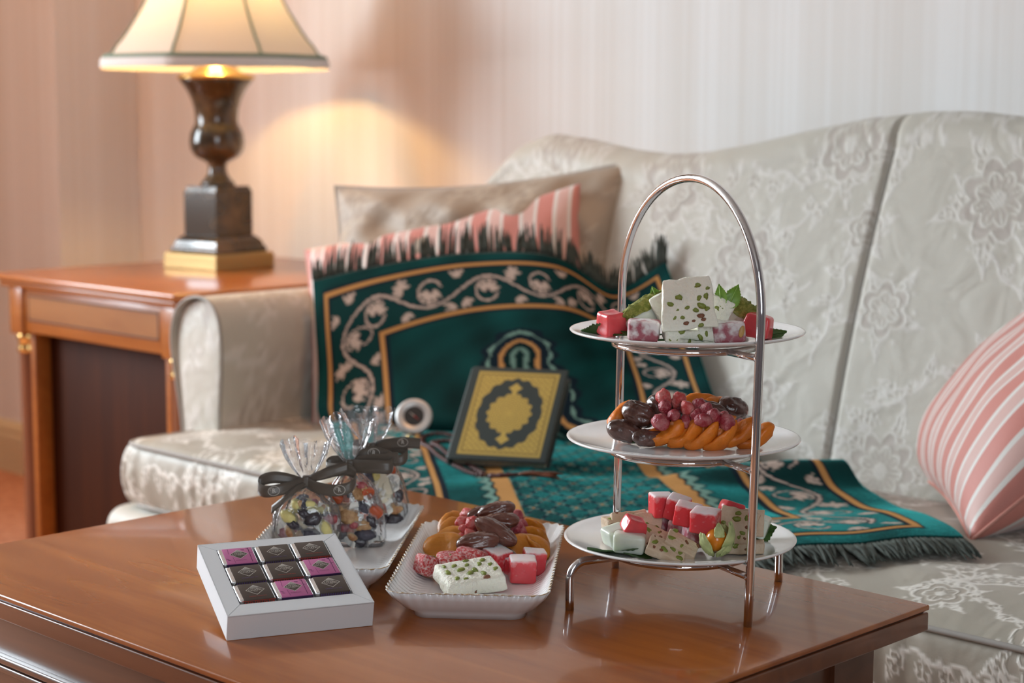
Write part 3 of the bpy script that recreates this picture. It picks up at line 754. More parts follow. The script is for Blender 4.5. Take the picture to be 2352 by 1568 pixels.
V, F = cushion(CX0, CX1, 1.597, 2.13, .285, .398, .020, .020, (860, 215, 20))
keep = ~((V[F][:, :, 2] < .2875).all(1) | (V[F][:, :, 1] > 2.125).all(1)); F = F[keep]
arc = np.where(V[:, 1] < 1.62, V[:, 2]-.4+1.6, V[:, 1])
sc_ = obj('seat_cushion', mk_mesh('seat_cushion', V-SO, F, M_brocade_seat, attrs={'Pat': BC.sample(V[:, 0]*1.25+.11, arc*1.25+.05)}), sofa)
pp = [(CX0-.004, y, .392) for y in np.linspace(1.74, 1.625, 6)]+[(CX0+.004, 1.607, .392), (CX0+.016, 1.596, .392)]+[(x, 1.5925, .392) for x in np.linspace(CX0+.05, CX1-.05, 40)]
obj('piping', mk_mesh('cushion_piping', *tube([(a-SO[0], b-SO[1], c) for a, b, c in pp], .0036, 8), M_piping), sc_)
pp = [(x, 1.5975, .293) for x in np.linspace(CX0+.03, CX1-.03, 30)]
obj('piping', mk_mesh('cushion_piping', *tube([(a-SO[0], b-SO[1], c) for a, b, c in pp], .0036, 8), M_piping), sc_)
V, F = rbox((2.27)/2, .29, .10, .035, (200, 40, 20), 6)
V += np.array([-1.36, 1.860, .186])
obj('seat_base', mk_mesh('seat_base', V-SO, F, M_brocade, attrs={'Pat': BC.sample(V[:, 0], V[:, 2]+V[:, 1])}), sofa)
for x in (-2.38, -.34):
    for y in (1.66, 2.24):
        obj('leg', mk_mesh('sofa_leg', *lathe([(0, 0), (.016, 0), (.018, .01), (.026, .05), (.03, .09), (0, .09)], 20), M_side_leg), sofa, (x-SO[0], y-SO[1], 0))

# ------------------------------------------------------------------ throw pillows
def pillow_mesh(name, w, h, th, mat, npts=70, pinch=.10, attr='Pat', uoff=0.0, wrinkle=.004, seed=0, ucross=False):
    u = np.linspace(-1, 1, npts); U, Vv = np.meshgrid(u, u, indexing='ij')
    V, F, A = [], [], []
    b = 0
    for s in (1, -1):
        k = 1-pinch*(1-np.abs(U)**2)*np.abs(Vv)**4
        k2 = 1-pinch*(1-np.abs(Vv)**2)*np.abs(U)**4
        X = U*w/2*k2; Y = Vv*h/2*k
        prof = np.clip((1-np.abs(U)**2.6), 0, 1)**.55*np.clip((1-np.abs(Vv)**2.6), 0, 1)**.55
        Z = s*th/2*prof
        wr = wrinkle*(np.sin(U*7+Vv*5+seed)*np.sin(Vv*9-U*4+seed*2)+.5*np.sin(U*17+seed)*np.sin(Vv*13))
        Z = Z+s*wr*prof
        P = np.stack([X, Y, Z], -1).reshape(-1, 3)
        f = grid_faces(npts, npts)+b
        if s < 0: f = f[:, ::-1]
        V.append(P); F.append(f); b += npts*npts
        A.append((U if not ucross else Vv).ravel()*.5+.5 if attr == 'U' else BC.sample(X*1.1+.3+uoff, Y*1.1+.2).ravel())
    me = mk_mesh(name, np.concatenate(V), np.concatenate(F), mat, attrs={attr: np.concatenate(A)})
    bm = bmesh.new(); bm.from_mesh(me); bmesh.ops.remove_doubles(bm, verts=bm.verts, dist=1e-5); bm.to_mesh(me); bm.free()
    edge = []
    for q in range(4):
        for tt in np.linspace(-1, 1, 20)[:-1]:
            uu, vv = [(tt, -1), (1, tt), (-tt, 1), (-1, -tt)][q]
            kk = 1-pinch*(1-abs(uu)**2)*abs(vv)**4; k2 = 1-pinch*(1-abs(vv)**2)*abs(uu)**4
            edge.append((uu*w/2*k2, vv*h/2*kk, 0))
    return me, edge
def frame3(xd, yd):
    xd = Vector(xd).normalized(); zd = xd.cross(Vector(yd)).normalized(); yd = zd.cross(xd)
    return Matrix((xd, yd, zd)).transposed()
me, ed = pillow_mesh('beige_pillow', .56, .44, .13, M_brocade_pillow, seed=2, wrinkle=.012)
o = obj('throw_pillow', me, None, (-2.145, 2.085, .615), frame3((.93, .36, .09), (-.10, .30, .95)))
tag(o, 'plain beige damask throw pillow propped in the corner behind the rug', 'pillow')
obj('piping', mk_mesh('pillow_piping', *tube(ed, .003, 6, True), M_piping), o)
me, ed = pillow_mesh('draped_pillow', .53, .40, .10, M_stripe, attr='U', seed=1, pinch=.05)
o = obj('throw_pillow', me, None, (-2.142, 2.018, .572), frame3((.905, .385, .24), (-.21, .33, .91)))
tag(o, 'pink striped throw pillow half covered by the green prayer rug', 'pillow')
me, ed = pillow_mesh('right_pillow', .47, .60, .22, M_stripe, attr='U', seed=3, pinch=.06, wrinkle=.003)
xd = Vector((.68, -.73, .0)).normalized()
yd = Vector((.56, .52, .64)).normalized()
o = obj('throw_pillow', me, None, Vector((-1.235, 2.035, .430))+yd*.280+Vector((.02, .02, .0)), frame3(xd, yd))
tag(o, 'pink and white striped throw pillow standing alone on the open seat', 'pillow')
obj('piping', mk_mesh('pillow_piping', *tube(ed, .0026, 6, True), simple('pink_piping', (.55, .24, .19), .6)), o)

# ------------------------------------------------------------------ prayer rug
RW, RL = .643, 1.17
RB = Canvas(.20, .084, 1700)   # border tile: scrolling vine, value 1 cream, .5 grey, -1 dark outline
def paint_border():
    for w_, val in ((.0085, -1), (.0042, 1)):
        pts = [(a, .042+.022*math.sin(2*PI*a/.20)) for a in np.linspace(0, .20, 60)]
        RB.line(pts, w_, val)
        for cxx, cyy, d in ((.05, .034, 1), (.15, .050, -1)):
            pts = [(cxx+(.024-.003*q/6)*math.cos(d*(q*.42+1)), cyy+(.024-.003*q/6)*math.sin(d*(q*.42+1))) for q in range(13)]
            RB.line(pts, w_*.8, val)
    for cxx, cyy, s in ((.05, .034, 1), (.15, .050, -1)):
        for q in range(5):
            RB.leaf(cxx, cyy, .023, s*(q-2)*.55+(PI/2 if s > 0 else -PI/2), .0055, 1, 1, .002)
        RB.disc(cxx, cyy, .004, -1)
    for cxx, cyy, a in ((.005, .066, 1.0), (.10, .016, -2.1), (.105, .064, .6), (.195, .018, -1.), (.0, .020, 2.6), (.09, .069, 2.4)):
        for q in range(3): RB.leaf(cxx, cyy, .019, a+(q-1)*.7, .0045, 1, .6, .002)
paint_border()
TEAL = np.array([.0018, .038, .036]); DARK = np.array([.004, .012, .020]); GOLD = np.array([.46, .23, .075]); CREAM = np.array([.46, .36, .30]); DTEAL = np.array([.0012, .026, .026]); SAGE = np.array([.16, .28, .23])
def rug_color(s, y):
    x = s*RW; ex = np.minimum(x, RW-x); ey = np.minimum(y, RL-y); e = np.minimum(ex, ey)
    br = 1+.38*np.sin(x*31+4*np.sin(y*9)+1.3)*np.sin(y*23+3*np.sin(x*12))+.22*np.sin(x*71+y*37)*np.sin(y*59-x*23)
    col = TEAL[None, :]*br[:, None]
    def setc(m, c): col[m] = c
    setc((e > .026) & (e < .042), DARK); setc((e > .030) & (e < .0365), GOLD)
    band = (e >= .042) & (e < .124)
    a = np.where(ex < ey, y, x)
    bp = RB.sample(a*1.25, np.clip(e-.041, 0, .0835))
    col[band] = TEAL*.80+.0
    setc(band & (bp < -.3), DARK); setc(band & (bp > .25), CREAM*.75); setc(band & (bp > .7), CREAM)
    setc((e >= .120) & (e < .137), DARK); setc((e > .1235) & (e < .1315), GOLD)
    fld = e >= .137
    dx = np.abs(x-RW/2); yA = .200
    tt = np.clip((y-yA)/.25, 0, 1)
    dxb = .108*(np.sqrt(tt)*.62+.38*tt**2.2)+.007*np.sin(tt*PI*5)*(tt < 1)
    dxb = np.where(y < yA, -1, dxb)
    yy2 = np.linspace(yA, RL, 160); t2 = np.clip((yy2-yA)/.25, 0, 1)
    ax_ = .108*(np.sqrt(t2)*.62+.38*t2**2.2)+.007*np.sin(t2*PI*5)*(t2 < 1)
    md = np.full(len(x), 9.)
    for q in range(159):
        x0, y0, x1, y1 = ax_[q], yy2[q], ax_[q+1], yy2[q+1]
        dd = (x1-x0)**2+(y1-y0)**2; t_ = np.clip(((dx-x0)*(x1-x0)+(y-y0)*(y1-y0))/dd, 0, 1)
        md = np.minimum(md, np.hypot(dx-x0-t_*(x1-x0), y-y0-t_*(y1-y0)))
    m = np.where(dx < dxb, -md, md)
    sc = .004*np.sin(y*2*PI/.030)
    inside = fld & (m < -.011)
    # lattice of scales
    u = x/.034; v = y/.050
    p = np.abs(((u+v) % 1)-.5); q = np.abs(((u-v) % 1)-.5)
    col[inside] = (TEAL[None, :]*br[:, None]*1.05)[inside]
    setc(inside & ((p > .41) | (q > .41)), DARK*1.5)
    setc(inside & (((p > .455) & (q > .16) & (q < .40)) | ((q > .455) & (p > .16) & (p < .40))), SAGE)
    setc(inside & (p > .44) & (q > .44), GOLD*.9)
    top = inside & (y < .42)
    col[top] = DTEAL*.5
    hh = np.hypot(dx, (y-.335)*.8)
    setc(top & (np.abs(hh-.035) < .004), GOLD*.8); setc(top & (hh < .012), GOLD*.8)
    setc(top & (np.abs(m+.022) < .003), SAGE*.8)
    lw_ = smoothstep(.37, .48, y)
    g1 = -.009+.006+.015*lw_+sc*.5*lw_; gp = .012-.008*lw_
    setc(fld & (m >= -.011) & (m < g1+gp+.013+sc), DARK)
    setc(fld & (m >= -.009) & (m < g1), GOLD)
    setc(fld & (m >= g1+gp) & (m < g1+gp+.004+.006*lw_+sc*.7), SAGE)
    if np.any(np.isnan(col)): col = np.nan_to_num(col)
    return col
# control rows on the draped part (top edge ... crease) for s = 0, .2, .4, .6, .8, 1
rows_v = [
 [(-2.3248, 1.8931, .6437), (-2.2122, 1.9482, .6738), (-2.0708, 2.0124, .6979), (-1.9358, 2.0654, .6978), (-1.8600, 2.1230, .6460), (-1.7799, 2.1598, .6920)],
 [(-2.2999, 1.8774, .5717), (-2.1916, 1.9295, .5983), (-2.0431, 1.9953, .6192), (-1.9007, 2.0489, .6123), (-1.8100, 2.1000, .5690), (-1.6999, 2.1278, .5952)],
 [(-2.2738, 1.8605, .4952), (-2.1618, 1.9120, .5160), (-2.0203, 1.9731, .5312), (-1.8727, 2.0295, .5266), (-1.7660, 2.0830, .5040), (-1.6230, 2.0960, .4931)],
 [(-2.2300, 1.8220, .4330), (-2.0850, 1.8520, .4300), (-1.9573, 1.9116, .4300), (-1.8311, 1.9800, .4300), (-1.6950, 2.0250, .4310), (-1.5300, 2.0620, .4330)]]
YCR = lambda s: .20+.37*s      # rug length coordinate at the crease
dl, el = np.array([.79, -.61]), np.array([.61, .79])
YF, ZS = 1.598, .4235          # where the seat rolls over, seat height
def seat_z(x, y):
    hx, hy = (CX1-CX0)/2, (2.13-1.597)/2
    u = (x-(CX0+CX1)/2)/hx; v = (y-(1.597+2.13)/2)/hy
    wob = .0035*np.sin(x*19+1)*np.sin(y*23)+.002*np.sin(x*41)*np.sin(y*37+1)
    return .398+.020*(1-np.abs(u)**6)*(1-np.clip(np.abs(v), 0, 1)**4)+wob*(1-np.clip(np.abs(v), 0, 1)**6)
def rug_point(s, y):
    """s, y arrays -> world"""
    yc = YCR(s); l = y-.40
    g = el[None, :]*((s-.2)*RW)[:, None]*(1+.13*smoothstep(.25, .72, l)*np.clip((s-.5)*2, 0, 1))[:, None]+dl[None, :]*l[:, None]
    x = -2.018+g[:, 0]; yy = 1.847+g[:, 1]
    z = seat_z(x, np.maximum(yy, 1.60))+.0065
    fold = .030*np.exp(-((l-.43-.10*(s-.8))/.035)**2)*smoothstep(.55, .95, s)
    z = z+fold+.003*np.sin(l*22+s*5)*smoothstep(.0, .1, l)*smoothstep(.2, .6, s)
    # drape over the cushion front
    over = np.maximum(YF-yy, 0); rr = .024
    ang = np.clip(over/rr, 0, PI/2)
    yd = YF-rr*np.sin(ang); zd = z-rr*(1-np.cos(ang))-np.maximum(over-rr*PI/2, 0)
    yy = np.where(over > 0, yd-.014*np.clip((over-rr)/.03, 0, 1), yy); z = np.where(over > 0, zd, z)
    flat = np.stack([x, yy, z], -1)
    # vertical part
    f = np.clip(y/yc, 0, 1)
    R = np.array(rows_v)                       # 4,6,3
    sc6 = np.clip(s*5, 0, 5)
    def cat(P, t, n):
        i = np.clip(t.astype(int), 0, n-2); ff = (t-i)[..., None]
        g_ = lambda j: P(np.clip(j, 0, n-1))
        p0, p1, p2, p3 = g_(i-1), g_(i), g_(i+1), g_(i+2)
        return .5*((2*p1)+(-p0+p2)*ff+(2*p0-5*p1+4*p2-p3)*ff**2+(-p0+3*p1-3*p2+p3)*ff**3)
    rowv = [cat(lambda j, k=k: R[k][j], sc6, 6) for k in range(4)]
    RR = np.stack(rowv)                        # 4,N,3
    idx = np.arange(len(s))
    vert = cat(lambda j: RR[j, idx], f*3, 4)
    w = smoothstep(-.03, .05, y-yc)[:, None]
    return vert*(1-w)+flat*w
NS_, NY_ = 250, 450
S, Y = np.meshgrid(np.linspace(0, 1, NS_), np.linspace(0, RL, NY_), indexing='ij')
S, Y = S.ravel(), Y.ravel()
RP = rug_point(S, Y)
RC = rug_color(S, Y)
TEALISH = (RC[:, 1] > RC[:, 0]*4)[:, None]*np.clip(RC[:, 1:2]/.038, 0, 1)
NAP = RC*.9*(1-TEALISH)+np.array([.08, 1.0, .95])*TEALISH
rug = obj('prayer_rug', mk_mesh('rug_pile', RP-np.array([-1.7, 1.8, .42]), grid_faces(NS_, NY_), M_velvet, attrs={'Col': RC, 'Nap': NAP}), None, (-1.7, 1.8, .42))
tag(rug, 'teal velvet prayer rug with gold bordered floral pattern draped over pillow and seat', 'rug')
sol = rug.modifiers.new('thickness', 'SOLIDIFY'); sol.thickness = .006; sol.offset = -1
# fringes
def tuft_mesh(k, L, wd):
    r = random.Random(k); parts = []
    for q in range(4):
        a = r.uniform(-1, 1)*wd*.5; b = a+r.uniform(-1, 1)*wd*.5; ll = L*r.uniform(.75, 1.05); lift = r.uniform(.0005, .003)
        pts = [(a, 0, 0), ((a*.7+b*.3), ll*.35, lift), (a*.3+b*.7, ll*.7, lift*1.2), (b, ll, lift*.6)]
        parts.append(tube(pts, [wd*.26, wd*.24, wd*.17, wd*.05], 5))
    return mk_mesh('fringe_tuft', *join(*parts), M_fringe)
TU = [tuft_mesh(k, .047, .0125) for k in range(6)]
TB = [tuft_mesh(k+20, .062, .0125) for k in range(6)]
def fringe(n, yedge, out, meshes, dirf):
    for i in range(n):
        s = np.array([(i+.5)/n]); p = rug_point(s, np.array([yedge]))[0]
        p2 = rug_point(s+.01, np.array([yedge]))[0]; p1 = rug_point(s, np.array([yedge-out*.03]))[0]
        d = Vector(p-p1).normalized(); x = Vector(p2-p).normalized()
        d = dirf(d, i, p)
        if d is None: continue
        mtx = frame3(d, d.cross(x).cross(d)*-1 if False else x)
        zd = x.cross(d).normalized()
        if zd.z < 0 and abs(zd.z) > .3: zd = -zd
        xx = d.cross(zd).normalized()
        M = Matrix((xx, d, zd)).transposed()
        ang = random.uniform(-.22, .22)
        obj('fringe_tuft', random.choice(meshes), rug, Vector(p)-Vector((-1.7, 1.8, .42))+Vector((0, 0, .002)), M @ Matrix.Rotation(ang, 3, 'Z'), (random.uniform(.8, 1.2), random.uniform(.75, 1.15), 1))
def topdir(d, i, p): return Vector((d.x*.6, d.y*.6+.05, abs(d.z)+.35)).normalized()
def enddir(d, i, p):
    if p[2] < .39: return Vector((d.x*.2, -.25, -1)).normalized()
    q = Vector((d.x, d.y, 0)).normalized(); q.z = -.10; return q.normalized()
fringe(46, 0.0, -1, TU, topdir)
fringe(88, RL, 1, TB, enddir)
for yy, nm in ((.0, 'selvedge'), (RL, 'selvedge')):
    ss = np.linspace(0, 1, 60); pe = rug_point(ss, np.full(60, yy))
    obj(nm, mk_mesh(nm, *tube([tuple(p-np.array([-1.7, 1.8, .42])) for p in pe], .0045, 6), M_fringe), rug)

# ------------------------------------------------------------------ book
def paint_book(x, y):
    """x across 0..1, y up 0..1 -> rgb"""
    g1, g2, dk = np.array([.56, .385, .085]), np.array([.33, .22, .05]), np.array([.028, .042, .040])
    n = len(x); col = np.tile(dk, (n, 1))
    X = (x-.5)*.140; Yy = (y-.5)*.166
    fr_ = (np.abs(X) < .0615) & (np.abs(Yy) < .0765)
    fil = np.sin(X*700)*np.sin(Yy*700)+.6*np.sin(X*1300+2*np.sin(Yy*500))*np.sin(Yy*1100)
    col[fr_] = g1; col[fr_ & (fil > .35)] = g2
    ln = (np.abs(X) > .0575) | (np.abs(Yy) > .0725)
    col[fr_ & ln] = g1*.9
    l2 = ((np.abs(np.abs(X)-.0555) < .0012) & (np.abs(Yy) < .0715)) | ((np.abs(np.abs(Yy)-.0705) < .0012) & (np.abs(X) < .0565))
    col[fr_ & l2] = g2*.7
    th = np.arctan2(Yy/.058, X/.040); rr = np.hypot(X/.0480, Yy/.0635)
    lob = 1+.03*np.cos(th*16)
    lob = np.minimum(lob, 1.0/np.maximum(np.abs(np.cos(th)), .94)**.6)
    col[rr < lob] = dk
    r2 = np.hypot(X, Yy*.93); t2 = np.arctan2(Yy, X)
    sc = .0320*(1+.06*np.cos(t2*14))
    med = r2 < sc
    col[med] = g1
    col[med & (np.sin(r2*1500)*np.cos(t2*14) > .35) & (r2 > .004)] = g2
    for sgn in (-1, 1):
        yy_ = Yy*sgn
        a = (np.hypot(X, yy_-.0365) < .0042) | ((np.abs(X)+np.abs(yy_-.0465)*1.15 < .0105))
        col[a] = g1
    return col
BL = Vector((-1.798, 1.706, .4420)); bw = Vector((.8782, .4784, 0)); bs = Vector((-.4784*.1285, .8782*.1285, .115)).normalized(); bn = bw.cross(bs)
BM = Matrix((bw, bs, bn)).transposed()
bk = thing('book', 'dark green hardback with gilt medallion cover leaning on the rug', 'book', BL, None)
bk.rotation_mode = 'QUATERNION'; bk.rotation_quaternion = BM.to_quaternion()
W_, H_, T_ = .140, .168, .022
nx_, ny_ = 150, 180
gx, gy = np.meshgrid(np.linspace(0, 1, nx_), np.linspace(0, 1, ny_), indexing='ij')
v = np.stack([gx.ravel()*W_, gy.ravel()*H_, np.zeros(nx_*ny_)+.0004], -1)
def colmat(name, rough, metal=0):
    m, nt, b = new_mat(name); at = node(nt, 'ShaderNodeAttribute', attribute_name='Col'); link(nt, at.outputs['Color'], b.inputs['Base Color'])
    b.inputs['Roughness'].default_value = rough; b.inputs['Metallic'].default_value = metal; return m
cv = obj('front_cover', mk_mesh('front_cover', *bbox(-.002, W_+.002, -.002, H_+.002, -.0025, 0, .001), M_bookgreen), bk)
obj('gilt_stamping', mk_mesh('gilt_stamping', v, grid_faces(nx_, ny_), colmat('gilt_cover_print', .42), attrs={'Col': paint_book(gx.ravel(), gy.ravel())}), cv)
obj('back_cover', mk_mesh('back_cover', *bbox(-.002, W_+.002, -.002, H_+.002, -T_, -T_+.0025, .001), M_bookgreen), bk)
V, F = rbox(.004, H_/2+.002, T_/2, .004, (1, 6, 2), 4)
obj('spine', mk_mesh('spine', V+np.array([-.002, H_/2, -T_/2]), F, M_bookgreen), bk)
obj('page_block', mk_mesh('page_block', *bbox(.002, W_-.003, .003, H_-.003, -T_+.0025, -.0025, .0008), M_page), bk)

# ------------------------------------------------------------------ compass
cp = thing('compass', 'round silver compass with black dial propped beside the beads', 'compass', (-2.010, 1.832, .460))
cn = Vector((.62, -.66, .42)).normalized()
cp.rotation_mode = 'QUATERNION'; cp.rotation_quaternion = cn.to_track_quat('Z', 'Y')
obj('case', mk_mesh('compass_case', *lathe([(0, -.009), (.020, -.009), (.0265, -.005), (.0288, 0), (.0275, .004), (.0245, .0050), (.0180, .0042), (.0165, .003), (0, .003)], 56), M_silver), cp)
obj('dial', mk_mesh('dial', *lathe([(.0154, .0034), (.008, .0035), (0.0001, .0035)], 40), M_black), cp)
V = [(-.001, 0, .0042), (.001, 0, .0042), (0, .012, .0042), (0, 0, .005), (0, 0, .0038)]
ndl = obj('needle_tip', mk_mesh('needle_tip', [(-.0013, 0, .004), (.0013, 0, .004), (0, .0125, .004), (0, .003, .0052)], [[0, 1, 3], [1, 2, 3], [2, 0, 3], [0, 2, 1]], M_redplastic, False), cp, rot=(0, 0, math.radians(-130)))
obj('needle_tail', mk_mesh('needle_tail', [(-.0013, 0, .004), (.0013, 0, .004), (0, .0125, .004), (0, .003, .0052)], [[0, 1, 3], [1, 2, 3], [2, 0, 3], [0, 2, 1]], M_print_white, False), cp, rot=(0, 0, math.radians(50)))
obj('hanging_loop', mk_mesh('hanging_loop', *tube([(.0335+.006*math.cos(a), .006*math.sin(a), -.002) for a in np.linspace(0, 2*PI, 20)[:-1]], .0014, 6, True), M_brass), cp, rot=(0, 0, math.radians(-95)))

# ------------------------------------------------------------------ prayer beads
pbd = thing('prayer_beads', 'reddish brown prayer bead string with rust tassel lying by the book', 'prayer beads', (-1.80, 1.75, .43))
OB = np.array([-1.80, 1.75, .43])
def onseat(pts): return [(x, y, float(seat_z(np.array([x]), np.array([y]))[0])+.0150) for x, y in pts]
loopA = catmull(onseat([(-1.935, 1.865), (-1.985, 1.872), (-2.000, 1.850), (-1.965, 1.805), (-1.905, 1.768), (-1.850, 1.738), (-1.790, 1.712), (-1.745, 1.700), (-1.715, 1.699)]), 500)
loopB = catmull(onseat([(-1.905, 1.838), (-1.945, 1.842), (-1.950, 1.815), (-1.900, 1.782), (-1.845, 1.752), (-1.795, 1.733), (-1.755, 1.718), (-1.722, 1.705)]), 500)
beadm = mk_mesh('bead', ICO2[0]*.0040, ICO2[1], M_bead)
for lp in (loopA, loopB):
    d = np.concatenate([[0], np.cumsum(np.linalg.norm(np.diff(lp, axis=0), axis=1))]); n = int(d[-1]/.0076)
    for i in range(n):
        k = np.searchsorted(d, i*.0076+.001)
        obj('bead', beadm, pbd, lp[min(k, 499)]-OB, None, (1, 1, 1))
obj('cord', mk_mesh('bead_cord', *join(tube([tuple(p-OB) for p in loopA[::12]], .0009, 5), tube([tuple(p-OB) for p in loopB[::12]], .0009, 5)), M_tassel), pbd)
tp = onseat([(-1.712, 1.699), (-1.690, 1.706), (-1.672, 1.716), (-1.650, 1.727), (-1.622, 1.744)])
obj('end_bead', mk_mesh('end_bead', *tube([tuple(np.array(p)-OB) for p in catmull(tp[:3], 12)], [.002, .004, .0045, .003, .0042, .0045, .0030, .0038, .003, .0025, .003, .002], 10), M_bead), pbd)
parts = []
for q in range(14):
    r = random.Random(q); j = [np.array([0, 0, 0]), np.array([r.uniform(-.004, .004), r.uniform(-.004, .004), r.uniform(-.002, .003)]), np.array([r.uniform(-.007, .007), r.uniform(-.007, .007), r.uniform(-.003, .004)])]
    pp = [tuple(np.array(tp[2+k])-OB+j[k]) for k in range(3)]
    parts.append(tube([tuple(c) for c in catmull(pp, 6)], [.0017]*5+[.0008], 5))
obj('tassel', mk_mesh('tassel', *join(*parts), M_tassel), pbd)

# ------------------------------------------------------------------ tiered stand and plates
SCN = Vector((-1.062, 1.313, 0))
TIERS = [('bottom', .519, .0012), ('middle', .617, .0031), ('top', .720, .0052)]
P2, P3, P1, P4 = Vector((-.949, 1.2756, 0)), Vector((-1.175, 1.351, 0)), Vector((-1.101, 1.2006, 0)), Vector((-1.0242, 1.426, 0))
st = thing('tiered_plate_stand', 'polished steel three-tier stand with tall arched handle on coffee table', 'stand', (SCN.x, SCN.y, TZ))
def leanp(P, z, k): return Vector((P.x, P.y, z))+RV*k*(z-TZ)
SL = lambda p: Vector(p)-Vector((SCN.x, SCN.y, TZ))
pole_pts = [leanp(P2, z, .022) for z in np.linspace(TZ, .745, 10)]
A, B = leanp(P2, .745, .022), leanp(P3, .745, .012)
mid = (A+B)/2+RV*.004; half = (A-B)/2
for a in np.linspace(0, PI, 40)[1:-1]:
    pole_pts.append(mid*1.0+half*math.cos(a)-RV*.004*abs(math.cos(a))+Vector((0, 0, .119*math.sin(a))))
pole_pts += [leanp(P3, z, .012) for z in np.linspace(.745, TZ, 10)]
obj('handle', mk_mesh('arched_handle', *tube([SL(p) for p in pole_pts], .0041, 20), M_chrome), st)
RINGR = .069
for nm, zr, off in TIERS:
    c = Vector((SCN.x, SCN.y, zr-.0135))+RV*off
    obj('ring', mk_mesh('ring', *tube([SL(c+Vector((RINGR*math.cos(a), RINGR*math.sin(a), 0))) for a in np.linspace(0, 2*PI, 65)[:-1]], .0033, 12, True), M_chrome), st)
    for P, k in ((P2, .022), (P3, .012)):
        e = leanp(P, zr-.0135, k); d = (e-c); d.z = 0; d.normalize()
        obj('bracket', mk_mesh('bracket', *tube([SL(c+d*RINGR), SL(e)], .0033, 12), M_chrome), st)
        obj('weld', mk_mesh('weld', ICO2[0]*.0048, ICO2[1], M_chrome), st, SL(e-d*.0015))
c = Vector((SCN.x, SCN.y, .5055))
for P in (P1, P4):
    d = Vector((P.x, P.y, .5055))-c; L = d.length; d.normalize(); R_ = .016
    pts = [c+d*RINGR, c+d*(L-R_)]+[c+d*(L-R_+R_*math.sin(a))+Vector((0, 0, -R_*(1-math.cos(a)))) for a in np.linspace(0, PI/2, 9)[1:]]+[Vector((P.x, P.y, z)) for z in np.linspace(.5055-R_, TZ, 4)[1:]]
    obj('leg', mk_mesh('foot_leg', *tube([SL(p) for p in pts], .0041, 18), M_chrome), st)
plate_prof = [(.0001, -.0045), (.055, -.0045), (.085, -.0036), (.104, -.0006), (.1095, .0008), (.1115, .0008), (.1122, 0), (.1112, -.0014), (.106, -.0030), (.09, -.0064), (.062, -.0088), (.060, -.0102), (.054, -.0102), (.052, -.0088), (.0001, -.0088)]
plm = mk_mesh('plate', *lathe(plate_prof, 96), M_china)
TC = {}
lab = {'bottom': 'white round plate of halva and red jelly cubes on the lowest tier', 'middle': 'white round plate of dates and apricots on the middle tier', 'top': 'white round plate of nougat and jelly on the uppermost tier'}
for nm, zr, off in TIERS:
    p = Vector((SCN.x, SCN.y, zr))+RV*off; TC[nm] = p
    tag(obj('plate', plm, None, p), lab[nm], 'plate', 'round plates of the stand')

